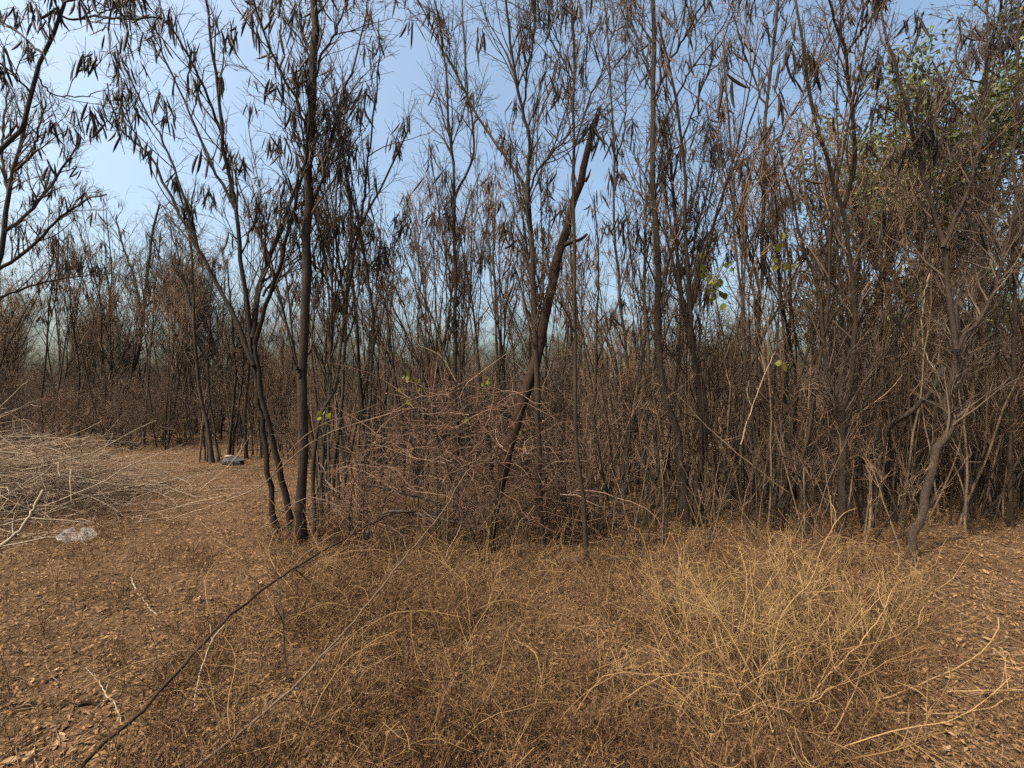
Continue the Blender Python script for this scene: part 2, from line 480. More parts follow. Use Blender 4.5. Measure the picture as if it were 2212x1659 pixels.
traced('pod_tree', 'bare stem rising out of the bramble mound, forked halfway to the sky', 5.9,
    [('trunk', [(986, 1105), (986, 950), (984, 780), (983, 610), (981, 425)], 7, 5.2, .0),
     ('branch', [(981, 430), (979, 350), (968, 276), (965, 184), (954, 74), (930, -40)], 4.5, 2, -.2),
     ('branch', [(982, 428), (999, 396), (1024, 331), (1020, 257), (1005, 147), (998, -20)], 4, 2, .4),
     ('branch', [(984, 700), (965, 560), (945, 430), (925, 300)], 3, 1.5, .4)],
    105, bark='bark_grey', k1=13, pods=20, l1=.9)
traced('pod_tree', 'pale brown forked tree crossing in front of the broken leaning trunk', gY(1180),
    [('trunk', [(1172, 1190), (1165, 1080), (1164, 960), (1160, 830), (1153, 610), (1138, 405)], 9, 7, -.15),
     ('branch', [(1138, 410), (1100, 350), (1046, 276), (1000, 190), (953, 96), (898, -10)], 5, 2, .4),
     ('branch', [(1138, 410), (1144, 313), (1130, 239), (1108, 147), (1093, 0), (1085, -90)], 5.5, 2.4, -.4),
     ('branch', [(1147, 490), (1144, 420), (1163, 368), (1203, 320), (1240, 270)], 4, 1.6, -.6),
     ('branch', [(1130, 239), (1140, 150), (1155, 60), (1150, -40)], 3.5, 1.6, -.2)],
    106, bark='bark_grey', k1=13, pods=30, l1=.9, podn=(3, 10), lean=-.2)
traced('pod_tree', 'slender straight pole of a tree just right of the broken leaning trunk', gY(1215),
    [('trunk', [(1268, 1215), (1258, 1090), (1245, 930), (1241, 760), (1240, 610), (1237, 294), (1240, 110), (1229, -60)], 6.5, 3.4, -.1),
     ('branch', [(1238, 330), (1265, 240), (1300, 150), (1330, 50), (1345, -30)], 3, 1.4, .5),
     ('branch', [(1239, 190), (1210, 110), (1190, 30), (1180, -40)], 2.8, 1.4, .2)],
    107, bark='bark_grey', k1=15, pods=34, l1=.8, podn=(3, 9))
traced('pod_tree', 'thin stem between the broken trunk and the big centre-right trunk', 6.2,
    [('trunk', [(1412, 1094), (1385, 960), (1360, 820), (1340, 650), (1326, 478), (1327, 346), (1320, 220), (1312, 80), (1300, -30)], 5.4, 2.4, .0),
     ('branch', [(1327, 350), (1345, 300), (1352, 220), (1350, 120), (1360, 20)], 3, 1.4, .4)],
    108, k1=18, pods=22, l1=.9, podn=(3, 9))
traced('pod_tree', 'thickest trunk right of centre, bowed at the foot and forked near the top', gY(1140),
    [('trunk', [(1480, 1140), (1474, 1040), (1466, 940), (1437, 865), (1421, 731), (1422, 560), (1410, 404), (1413, 184), (1408, -80)], 11.5, 6, .1),
     ('branch', [(1411, 215), (1450, 130), (1500, 40), (1540, -30)], 4.5, 2, -.4),
     ('branch', [(1413, 190), (1385, 100), (1350, 20), (1335, -50)], 4, 1.8, .3),
     ('branch', [(1411, 330), (1450, 230), (1500, 140), (1560, 60), (1590, -20)], 4, 1.6, .5)],
    109, bark='bark_black', k1=14, pods=36, l1=.95, podn=(3, 10))
traced('pod_tree', 'reddish dark tree hard against the thickest centre-right trunk, curving left above', gY(1136),
    [('trunk', [(1502, 1136), (1503, 1042), (1526, 964), (1521, 848), (1499, 770), (1483, 692), (1466, 600), (1450, 370), (1430, 260)], 8, 4, .25),
     ('branch', [(1499, 770), (1486, 720), (1498, 650), (1520, 560), (1560, 430), (1610, 300), (1650, 170)], 5, 1.8, -.3),
     ('branch', [(1452, 400), (1475, 300), (1520, 180), (1570, 60), (1600, -20)], 3.6, 1.6, .3),
     ('branch', [(1483, 692), (1500, 520), (1540, 370), (1560, 230)], 3.6, 1.6, .6)],
    110, bark='bark_black', k1=13, pods=32, l1=.9, podn=(3, 10))
traced('pod_tree', 'tall grey pole of a tree behind the hanging yellow-green leaves', gY(1120),
    [('trunk', [(1674, 1120), (1664, 1010), (1656, 900), (1638, 770), (1634, 692), (1645, 610), (1651, 357), (1658, 214), (1673, 71), (1685, -70)], 7, 4, .0),
     ('branch', [(1634, 700), (1625, 620), (1600, 520), (1570, 400), (1545, 280)], 3.4, 1.6, .4),
     ('branch', [(1652, 340), (1690, 280), (1740, 190), (1780, 90), (1810, 10)], 3.4, 1.6, -.2),
     ('branch', [(1656, 240), (1620, 150), (1590, 60), (1570, -20)], 3.2, 1.4, .3)],
    111, bark='bark_grey', k1=14, pods=30, l1=.9, podn=(3, 10))
traced('pod_tree', 'tree with a candelabra of upright limbs from one short trunk, right of the pole', gY(1172),
    [('trunk', [(1816, 1172), (1819, 1090), (1820, 1022), (1817, 925), (1812, 868)], 11.5, 10, .0),
     ('branch', [(1812, 880), (1790, 809), (1774, 692), (1766, 615), (1743, 560), (1710, 430), (1680, 300)], 6, 2.4, .2),
     ('branch', [(1815, 875), (1821, 770), (1819, 692), (1795, 576), (1770, 430), (1755, 280)], 5.5, 2.4, .6),
     ('branch', [(1818, 890), (1838, 840), (1845, 731), (1847, 650), (1833, 535), (1819, 456), (1794, 374), (1765, 267), (1737, 125), (1715, -20)], 7.5, 3, -.3),
     ('branch', [(1819, 456), (1847, 357), (1844, 285), (1833, 178), (1826, 107), (1797, 36), (1780, -40)], 6, 2.4, -.5),
     ('branch', [(1829, 120), (1868, 60), (1918, 0), (1940, -40)], 4, 2, -.6)],
    112, bark='bark_grey', k1=13, pods=44, l1=.95, podn=(3, 10))
traced('pod_tree', 'crooked dark trunk leaning right at the edge of the bare path on the right', gY(1212),
    [('trunk', [(1962, 1212), (1995, 1080), (2022, 983), (2050, 925), (2047, 863), (2061, 809), (2066, 740)], 11.5, 9.5, .25),
     ('branch', [(2065, 755), (2050, 650), (2043, 589), (2036, 528), (2008, 428), (1958, 232), (1919, 89), (1895, -30)], 7.5, 3, .2),
     ('branch', [(2036, 535), (2065, 474), (2108, 357), (2126, 250), (2133, 71), (2130, -40)], 5.5, 2.4, .1),
     ('branch', [(2066, 760), (2085, 720), (2116, 690), (2152, 615), (2180, 500), (2212, 380)], 6, 2.6, -.2),
     ('branch', [(1985, 330), (2030, 240), (2080, 150), (2150, 70)], 4, 1.6, .5),
     ('branch', [(2064, 745), (2070, 660), (2090, 560), (2095, 420), (2060, 300)], 4, 2, .7)],
    113, bark='bark_black', k1=13, pods=44, l1=.9, lean=.35, podn=(4, 12))
traced('pod_tree', 'thin grey trunk at the right margin of the view', 5.2,
    [('trunk', [(2184, 1140), (2182, 980), (2190, 800), (2192, 600), (2190, 392), (2197, 178), (2205, -40)], 5.5, 3, .0),
     ('branch', [(2191, 500), (2160, 400), (2140, 280), (2130, 150)], 3, 1.4, .4)],
    114, bark='bark_grey', k1=12, pods=18, l1=.8)
traced('pod_tree', 'leaning limb and crown of the tree cut off by the left margin', 5.0,
    [('trunk', [(-190, 1150), (-165, 900), (-120, 600), (-60, 410), (0, 325), (44, 280), (67, 202), (94, 118), (135, 27), (155, -60)], 12, 4, .0),
     ('branch', [(94, 118), (50, 80), (0, 42), (-60, 0)], 4, 1.6, .3),
     ('branch', [(67, 202), (30, 160), (-20, 120), (-70, 90)], 3.4, 1.6, -.3),
     ('branch', [(80, 165), (110, 200), (160, 208), (230, 195)], 2.6, 1.0, .2),
     ('branch', [(135, 35), (170, 40), (220, 30), (260, 0)], 3, 1.4, .3)],
    115, k1=5, pods=34, l1=.7, podn=(6, 14), k2=4, k3=2, crown_from=3.6)
traced('pod_tree', 'dark many-branched tree rising at the left margin behind the brush pile', 7.4,
    [('trunk', [(-75, 1053), (-55, 850), (-20, 650), (4, 530), (18, 421), (47, 303), (62, 230)], 11, 3.5, .0),
     ('branch', [(8, 500), (50, 470), (110, 400), (165, 320), (170, 290)], 5, 1.8, .3),
     ('branch', [(-8, 585), (60, 540), (130, 470), (190, 430), (230, 420)], 5, 1.8, -.3),
     ('branch', [(18, 421), (5, 340), (10, 250), (20, 190)], 4.5, 1.8, .4),
     ('branch', [(30, 370), (70, 330), (85, 270), (100, 220)], 4, 1.6, -.4),
     ('branch', [(-20, 650), (60, 620), (150, 600), (240, 590)], 4, 1.6, .4),
     ('branch', [(-8, 585), (-30, 480), (-20, 380), (-40, 280)], 4, 1.6, .5)],
    116, k1=14, pods=34, l1=.85, crown_from=2.4, podn=(4, 10))
traced('pod_tree', 'slim dark sapling standing alone at the far edge of the left clearing', gY(1000),
    [('trunk', [(458, 1000), (448, 924), (430, 837), (421, 716), (413, 560), (405, 420)], 5.5, 2.5, .0),
     ('trunk', [(472, 1004), (462, 920), (450, 830), (452, 700), (460, 580)], 3.6, 1.8, .3),
     ('branch', [(421, 716), (400, 610), (370, 500)], 3, 1.4, .3)],
    117, k1=16, pods=14, l1=1.2, podn=(3, 8))
traced('pod_tree', 'clump of three stems beside the dark stone across the left clearing', gY(990),
    [('trunk', [(494, 990), (503, 889), (508, 800), (500, 690), (490, 560)], 4.4, 2, .0),
     ('trunk', [(500, 988), (513, 889), (525, 800), (535, 640)], 4, 2, .4),
     ('trunk', [(532, 985), (530, 880), (540, 780), (560, 640), (575, 500)], 4.6, 2, .2)],
    118, bark='bark_grey', k1=12, pods=12, l1=1.1, podn=(3, 8))
traced('pod_tree', 'dark tree with a curved side limb far back on the left', 15.5,
    [('trunk', [(246, 945), (268, 845), (298, 768), (307, 690), (318, 600), (330, 500), (345, 440)], 7, 2.5, .0),
     ('branch', [(303, 700), (312, 668), (335, 648), (365, 620), (385, 560)], 4.5, 2, .3),
     ('branch', [(306, 690), (290, 600), (265, 530), (250, 470)], 4, 1.8, .5)],
    119, k1=14, pods=10, l1=1.7, podn=(3, 8))

# ------------------------------------------------------------------ the broken leaning trunk
def broken_trunk():
    rng = np.random.default_rng(77)
    Y = gY(1192)
    pl = [(1047, 1192), (1078, 1054), (1099, 966), (1117, 907), (1143, 826), (1176, 697), (1199, 582), (1226, 482), (1252, 390), (1286, 262)]
    base = W(*pl[0], Y); base[2] = float(gz(base[0], base[1]))
    t = thing('broken_trunk', 'thick dead leaning trunk snapped off with a splintered top', 'dead tree', tuple(base))
    n = 26
    P = resample(np.array([W(a, b, Y + .35 * i / 9) for i, (a, b) in enumerate(pl)]), n) - base
    P[1:-1] += rng.normal(size=(n - 1, 3)) * .006
    P[0, 2] = -.06
    rr = np.interp(np.linspace(0, 1, n + 1), [0, .1, .5, .8, 1], [.072, .060, .054, .043, .030])
    g = Geo(); g.tubes(rng, P, rr, 14, lump=.06, cap=True)
    obj('trunk', g.mesh('trunk', 'bark_red'), t)
    top = P[-1]; d = norm(P[-1] - P[-3])
    for k in range(6):                       # splinters of the torn top
        a = k / 6 * 6.28
        off = np.array([math.cos(a), math.sin(a), 0]) * .019
        ln = [.20, .07, .12, .05, .16, .09][k]
        Q = np.array([top + off - d * .06, top + off * 1.1 + d * ln * .5, top + off * .9 + d * ln])
        g = Geo(); g.tubes(rng, Q, np.array([.015, .010, .002]), 5, lump=.1)
        obj('splinter', g.mesh('splinter', 'bark_red'), t)
    s = P[int(n * .73)]
    g = Geo(); g.tubes(rng, resample(np.array([s, s + [.10, -.05, .03], s + [.2, -.08, .05], s + [.26, -.1, .10]]), 6), np.linspace(.026, .012, 7), 7, lump=.08, cap=True)
    obj('stub', g.mesh('stub', 'bark_dark'), t)
    for k, fr in enumerate((.93, .88)):      # torn bark flaps below the break
        s = P[int(n * fr)]
        g = Geo(); g.tubes(rng, np.array([s + [.04, -.03, 0], s + [.075, -.05, .05], s + [.10, -.05, .13]]), np.array([.02, .012, .003]), 4)
        obj('bark_flap', g.mesh('bark_flap', 'bark_red'), t)
broken_trunk()

# ------------------------------------------------------------------ saplings of the thicket: prototypes, then copies
def sapling_proto(seed, H, stems, bark, npods, spread=.2, rbase=.024):
    rng = np.random.default_rng(seed)
    t = thing('sapling', 'x', 'sapling')
    cp, cr = [], []
    for s in range(stems):
        az = rng.uniform(0, 6.28); tilt = rng.uniform(.02, spread)
        h = H * rng.uniform(.75, 1.0)
        r0 = rbase * rng.uniform(.7, 1.1)
        st = np.array([[rng.normal() * .06, rng.normal() * .06, -.05]]) if stems > 1 else np.array([[0, 0, -.05]])
        P, Rr = grow(rng, st, np.array([[math.cos(az) * tilt, math.sin(az) * tilt, 1]]), np.array([h]), 14, .055, .03, r0, r0 * .32)
        g = Geo(); g.tubes(rng, P, Rr, 6, lump=.05)
        obj('trunk', g.mesh('trunk', bark), t)
        cp.append(P[0]); cr.append(Rr[0])
        p, d, ln, r = spawn(rng, P, Rr, int(rng.integers(2, 4)), .35, .7, 12, 30, h * .35, h * .6, .2)
        B, BR = grow(rng, p, d, ln, 14, .05, .05, r, .005)
        for i in range(len(B)):
            g = Geo(); g.tubes(rng, B[i], BR[i], 5)
            obj('branch', g.mesh('branch', bark), t)
            cp.append(B[i]); cr.append(BR[i])
    cp, cr = np.array(cp), np.array(cr)
    g = Geo()
    t1, t2, t2m = crown(rng, g, cp, cr, 7, .8, 3, 2, t0=.48, up=.3)
    obj('crown', g.mesh('crown', 'twig' if bark == 'bark_dark' else 'twig_grey'), t)
    tips = np.concatenate([t1, t2]); tips = tips[tips[:, 2] > H * .45]
    for p in tips[rng.choice(len(tips), min(npods * 3 // 4, len(tips)), replace=False)]: pods_joined(rng, t, tuple(p))
    return t
SAP = [sapling_proto(200 + i, *a) for i, a in enumerate([
    (5.6, 1, 'bark_dark', 16, .12, .030), (5.0, 1, 'bark_grey', 12, .15, .026), (4.4, 2, 'bark_grey', 12, .22, .022),
    (6.0, 1, 'bark_dark', 18, .10, .034), (4.8, 3, 'bark_grey', 14, .25, .020), (3.6, 2, 'bark_grey', 5, .28, .016),
    (5.2, 2, 'bark_dark', 16, .18, .026), (3.0, 3, 'bark_grey', 3, .32, .014)])]
def shoot_proto(seed, H, n, spread):
    rng = np.random.default_rng(seed)
    t = thing('shoot_clump', 'x', 'shoots')
    st = np.c_[rng.normal(size=(n, 2)) * .2, np.full(n, -.04)]
    P, Rr = grow(rng, st, np.c_[rng.normal(size=(n, 2)) * spread, np.ones(n)], rng.uniform(.55, 1.05, n) * H, 12, .06, .03, rng.uniform(.008, .018, n), .004)
    for i in range(n):
        g = Geo(); g.tubes(rng, P[i], Rr[i], 5, lump=.05)
        obj('shoot', g.mesh('shoot', ('bark_grey', 'dead_brown', 'bark_dark')[i % 3]), t)
    p, d, ln, r = spawn(rng, P, Rr, 4, .4, 1, 20, 45, H * .1, H * .3, .15)
    P1, R1 = grow(rng, p, d, ln, 5, .1, .03, np.minimum(r, .006), .0025)
    g = Geo(); g.tubes(rng, P1, R1, 3)
    p, d, ln, r = spawn(rng, P1, R1, 3, .2, 1, 20, 60, .1, .35, 0)
    P2, R2 = grow(rng, p, d, ln, 3, .15, 0, .0028, .0018)
    g.tubes(rng, P2, R2, 3)
    obj('crown', g.mesh('crown', 'twig_grey'), t)
    return t
SHOOT = [shoot_proto(250 + i, *a) for i, a in enumerate([(3.4, 8, .10), (2.6, 9, .16), (4.2, 7, .08), (2.0, 8, .28)])]
used = set()
ORD = ['first', 'second', 'third', 'fourth', 'fifth', 'sixth', 'seventh', 'eighth', 'ninth', 'tenth', 'eleventh', 'twelfth', 'thirteenth',
       'fourteenth', 'fifteenth', 'sixteenth', 'seventeenth', 'eighteenth', 'nineteenth', 'twentieth', 'twenty-first', 'twenty-second', 'twenty-third', 'twenty-fourth', 'twenty-fifth', 'twenty-sixth']
def place(protos, i, x, y, rz, sc, label, group, cat=None):
    p = protos[i]
    o = p if p.name not in used else copy_tree(p)
    used.add(p.name)
    o.location = (x, y, float(gz(x, y)) - .01); o.rotation_euler = (0, 0, rz); o.scale = (sc, sc, sc)
    o['label'] = label; o['group'] = group
    if cat: o['category'] = cat
    return o
for p in SAP + SHOOT: KIDS_OF(p)

srng = np.random.default_rng(31)
def scatter(n, x0, x1, y0, y1, mind):
    """n spots in the wedge between bearings x0, x1 (sheet px) and distances y0, y1"""
    out = []
    for k in range(n * 60):
        Y = math.sqrt(srng.uniform(y0 * y0, y1 * y1)); px = srng.uniform(x0, x1)
        X = (px - CX) / FPX * Y
        if all((X - a) ** 2 + (Y - b) ** 2 > mind ** 2 for a, b in out): out.append((X, Y))
        if len(out) == n: break
    return out
def fill(protos, looks, zone):
    n, x0, x1, y0, y1, md, ks, noun, where, grp, single, smin, smax = zone
    spots = sorted(scatter(n, x0, x1, y0, y1, md), key=lambda a: a[0] / a[1])
    for j, (X, Y) in enumerate(spots):
        i = int(srng.choice(ks))
        lab = '%s, %s from the left %s' % (looks[i] + ' ' + noun, ORD[j], where) if single else 'far %s %s' % (noun, where)
        place(protos, i, X, Y, srng.uniform(0, 6.28), srng.uniform(smin, smax), lab, grp)
SAP_ZONES = [
    (10, 690, 800, 5.2, 8.0, .25, (0, 1, 3, 6), 'sapling', 'between the tallest trunk and the bramble mound', 'saplings beside the tallest trunk', 1, .9, 1.2),
    (17, 790, 1240, 6.6, 11, .45, (0, 1, 2, 3, 4, 6), 'sapling', 'behind the bramble mound', 'saplings behind the bramble mound', 1, 1.0, 1.45),
    (13, 1260, 1480, 5.2, 9.5, .45, (0, 1, 2, 3, 4, 5), 'sapling', 'between the broken trunk and the thickest right-hand trunk', 'saplings right of the broken trunk', 1, .9, 1.3),
    (16, 1520, 1800, 5.0, 9.5, .4, (1, 2, 4, 5, 3, 6), 'sapling', 'in the thicket round the grey pole tree', 'saplings round the grey pole tree', 1, .9, 1.4),
    (11, 1840, 2060, 5.2, 9.5, .45, (1, 2, 4, 5, 7, 6), 'sapling', 'between the candelabra tree and the crooked dark trunk', 'saplings by the candelabra tree', 1, .9, 1.25),
    (15, 2070, 2420, 5.4, 10, .45, (1, 2, 4, 5, 7, 2), 'sapling', 'in the stand beyond the crooked dark trunk', 'saplings at the right margin', 1, .9, 1.25),
    (7, 520, 640, 9.6, 13, .4, (2, 4, 6, 7), 'sapling', 'in the gap behind the V-shaped tree', 'saplings behind the V-shaped tree', 1, .85, 1.15),
    (26, -100, 480, 12, 19, .8, (0, 2, 4, 6), 'sapling', 'behind the left clearing', 'saplings behind the left clearing', 1, 1.1, 1.65),
    (9, 650, 1700, 12, 20, 1.5, (0, 1, 2, 3, 4, 6), 'bare sapling', 'in the middle of the wood', 'distant saplings in the middle', 0, .85, 1.2),
    (5, 1700, 2350, 10, 17, 1.2, (0, 1, 2, 3, 4, 6), 'bare sapling', 'on the right of the wood', 'distant saplings on the right', 0, .85, 1.2),
]
SAP_LOOK = ['straight dark', 'straight grey', 'two-stemmed grey', 'tall dark', 'three-stemmed grey', 'low two-stemmed', 'two-stemmed dark', 'low three-stemmed']
for z in SAP_ZONES: fill(SAP, SAP_LOOK, z)
SHOOT_ZONES = [
    (10, 1270, 1480, 5.0, 8.5, .45, (0, 1, 2, 3), 'shoot clump', 'right of the broken trunk', 'shoot clumps right of the broken trunk', 1, .85, 1.2),
    (13, 1520, 1800, 4.9, 8.5, .45, (0, 1, 2, 3), 'shoot clump', 'round the grey pole tree', 'shoot clumps round the grey pole tree', 1, .85, 1.2),
    (12, 1840, 2060, 5.2, 8.5, .45, (0, 1, 2, 3), 'shoot clump', 'by the candelabra tree', 'shoot clumps by the candelabra tree', 1, .85, 1.2),
    (16, 2070, 2420, 5.5, 9, .45, (0, 1, 2), 'shoot clump', 'beyond the crooked dark trunk', 'shoot clumps at the right margin', 1, .85, 1.2),
    (9, 700, 1000, 6.2, 9, .5, (0, 2), 'shoot clump', 'behind the bramble mound', 'shoot clumps behind the bramble mound', 1, .9, 1.3),
    (7, 440, 640, 10, 13.5, .6, (0, 1, 2), 'shoot clump', 'at the back of the left clearing', 'shoot clumps behind the left clearing', 1, .85, 1.2),
]
SHOOT_ZONES += [
    (9, 1180, 1480, 4.5, 5.4, .4, (0, 1, 3), 'shoot clump', 'before the thicket right of the slender pole', 'small shoot clumps before the thicket', 1, .35, .8),
    (10, 1520, 1930, 4.5, 5.2, .4, (0, 1, 3), 'shoot clump', 'before the grey pole and candelabra trees', 'small shoot clumps before the candelabra tree', 1, .35, .8),
    (7, 770, 1040, 4.1, 4.8, .35, (0, 1, 3), 'shoot clump', 'at the front foot of the bramble mound', 'small shoot clumps before the bramble mound', 1, .25, .5),
    (9, 2060, 2240, 5.3, 6.2, .35, (0, 1, 2), 'shoot clump', 'at the edge of the right-hand litter', 'shoot clumps at the right-hand litter', 1, .6, 1.1),
]
SHOOT_LOOK = ['straight grey', 'short grey', 'tall slender', 'low splayed']
for z in SHOOT_ZONES: fill(SHOOT, SHOOT_LOOK, z)

# ------------------------------------------------------------------ leafy trees of the background
def leafy_proto(seed, H, nleaf, leaf=.05, k1=10, l1=1.5, name='leafy_tree'):
    rng = np.random.default_rng(seed)
    t = thing(name, 'x', 'tree')
    P, Rr = grow(rng, np.array([[0, 0, -.06]]), np.array([[rng.normal() * .08, rng.normal() * .08, 1]]), np.array([H * .72]), 14, .06, .03, .012 * H, .03)
    g = Geo(); g.tubes(rng, P, Rr, 8, lump=.05)
    obj('trunk', g.mesh('trunk', 'bark_dark'), t)
    p, d, ln, r = spawn(rng, P, Rr, 9, .25, .95, 25, 55, H * .28, H * .5, .25)
    B, BR = grow(rng, p, d, ln, 12, .08, .04, r, .008)
    for i in range(len(B)):
        g = Geo(); g.tubes(rng, B[i], BR[i], 5)
        obj('branch', g.mesh('branch', 'bark_dark'), t)
    g = Geo()
    lim = np.concatenate([B, P[:, 2:]]); lr = np.concatenate([BR, Rr[:, 2:]])
    t1, t2, t2m = crown(rng, g, lim, lr, k1, l1, 5, 3, t0=.15, up=.15, a=(25, 60))
    obj('crown', g.mesh('crown', 'twig'), t)
    src = np.concatenate([t1, t2, t2m])
    w = np.clip(np.sin(src @ np.array([2.1, 1.7, 2.6]) + seed) + .35, .03, None); w /= w.sum()   # leaves gather in clumps
    c = src[rng.choice(len(src), nleaf, p=w)] + rng.normal(size=(nleaf, 3)) * .13
    ax = rng.normal(size=(nleaf, 3)) + [0, 0, -.5]
    g = Geo(); g.leaves(rng, c, ax, rng.uniform(.7, 1.3, nleaf) * leaf, rng.uniform(.35, .6, nleaf) * leaf)
    f = obj('foliage', g.mesh('foliage', 'foliage'), t); f['kind'] = 'stuff'
    return t
LEAFY = [leafy_proto(300, 8.2, 4200), leafy_proto(301, 7.2, 3600), leafy_proto(302, 6.2, 1500), leafy_proto(303, 7.6, 900), leafy_proto(304, 5.2, 2600)]
for p in LEAFY: KIDS_OF(p)
BG_ZONES = [
    (22, -250, 560, 14.5, 28, 1.8, (0, 1, 2, 3), 'tree', 'in the wood beyond the left clearing', 'trees beyond the left clearing', 1, .95, 1.25),
    (14, 560, 1120, 17, 32, 2.4, (0, 1, 2, 3, 4), 'tree', 'far behind the bramble mound', 'trees far behind the bramble mound', 1, .8, 1.12),
    (13, 1120, 1720, 17, 32, 2.6, (0, 1, 2, 4), 'tree', 'far behind the thickest right-hand trunk', 'trees far behind the right-hand trunk', 1, .8, 1.12),
    (12, 1760, 2500, 12.5, 24, 1.8, (0, 1, 2, 4), 'tree', 'far behind the candelabra tree', 'trees far behind the candelabra tree', 1, .8, 1.12),
    (40, -500, 2700, 32, 58, 2.6, (0, 1, 4), 'leafy tree', 'closing the view at the end of the wood', 'trees at the far end of the wood', 0, .8, 1.12),
]
LEAFY_LOOK = ['tall dark leafy', 'dark leafy', 'thinly leaved', 'almost bare', 'low leafy']
for z in BG_ZONES: fill(LEAFY, LEAFY_LOOK, z)
big = leafy_proto(310, 9.4, 15000, .09, 9, 1.7, 'evergreen_tree')
big.location = (*W(1950, 900, 7.7)[:2], 0)
big['label'] = 'big olive-leaved tree towering behind the crooked dark trunk on the right'
big2 = leafy_proto(311, 8.0, 9000, .085, 8, 1.5, 'evergreen_tree')
big2.location = (*W(2180, 900, 9.8)[:2], 0)
big2['label'] = 'lower olive-leaved tree at the right margin beside the big leafy one'

big3 = leafy_proto(312, 8.4, 10000, .085, 8, 1.5, 'evergreen_tree')
big3.location = (*W(1800, 900, 9.2)[:2], 0)
big3['label'] = 'olive-leaved tree showing through the limbs of the candelabra tree'

# ------------------------------------------------------------------ scrub bushes under the trees
def bush_proto(seed, H, stems, mat, leaves, spread):
    rng = np.random.default_rng(seed)
    t = thing('scrub_bush', 'x', 'bush')
    st = np.c_[rng.normal(size=(stems, 2)) * .16, np.full(stems, -.03)]
    d = np.c_[rng.normal(size=(stems, 2)) * spread, np.ones(stems)]
    P, Rr = grow(rng, st, d, rng.uniform(.6, 1.1, stems) * H * 1.15, 9, .12, -.04, rng.uniform(.005, .011, stems), .003)
    for i in range(6):
        g = Geo(); g.tubes(rng, P[i], Rr[i] * 1.2, 5)
        obj('stem', g.mesh('stem', 'bark_grey'), t)
    g = Geo(); g.tubes(rng, P[6:], Rr[6:], 4)
    t1, t2, _ = crown(rng, g, P, Rr, 5, H * .5, 4, 1, t0=.2, up=.1, a=(20, 55))
    obj('crown', g.mesh('crown', mat), t)
    src = np.concatenate([t1, t2])
    if leaves:
        c = src[rng.integers(len(src), size=leaves)] + rng.normal(size=(leaves, 3)) * .03
        g = Geo(); g.leaves(rng, c, rng.normal(size=(leaves, 3)) + [0, 0, -.8], rng.uniform(.02, .05, leaves), rng.uniform(.01, .022, leaves))
        f = obj('withered_foliage', g.mesh('withered_foliage', 'dryleaf'), t); f['kind'] = 'stuff'
    return t
BUSH = [bush_proto(400 + i, *a) for i, a in enumerate([
    (1.7, 22, 'twig_grey', 350, .35), (1.3, 20, 'twig_grey', 250, .5), (2.1, 20, 'twig', 450, .3),
    (1.0, 22, 'twig_pale', 150, .6), (1.8, 24, 'twig', 900, .45)])]
for p in BUSH: KIDS_OF(p)
BUSH_ZONES = [
    (20, -200, 560, 12, 17, .9, (0, 2, 4), 'bush', 'at the far edge of the left clearing', 'bushes behind the left clearing', 1, .8, 1.2),
    (16, 650, 1240, 7.5, 13, .8, (0, 1, 2, 4), 'bush', 'growing behind the bramble mound', 'bushes behind the bramble mound', 1, .8, 1.2),
    (12, 1240, 1700, 6.0, 12, .8, (0, 1, 2, 3), 'bush', 'under the trees right of the broken trunk', 'bushes right of the broken trunk', 1, .8, 1.2),
    (10, 1700, 2080, 6.2, 11, .8, (0, 1, 2, 3), 'bush', 'under the candelabra tree and its neighbours', 'bushes under the candelabra tree', 1, .8, 1.2),
    (13, 2060, 2500, 6.6, 12, .8, (0, 1, 2), 'bush', 'in the stand beyond the crooked dark trunk', 'bushes at the right margin', 1, .8, 1.2),
    (18, 560, 2400, 13, 22, 1.2, (0, 2, 4), 'brown bush', 'deep under the trees', 'distant bushes', 0, .8, 1.2),
    (26, -500, 600, 17, 27, 1.2, (0, 2, 4), 'dark bush', 'in the wood beyond the left clearing', 'distant bushes on the left', 0, 1.0, 1.6),
    (60, -700, 2900, 27, 48, 1.5, (2, 4), 'dark bush', 'at the very end of the wood', 'bushes at the far end', 0, 1.9, 2.9),
]
BUSH_LOOK = ['grey-brown twiggy', 'low spreading grey-brown', 'tall dark', 'low pale', 'dark brown-leaved']
for z in BUSH_ZONES: fill(BUSH, BUSH_LOOK, z)

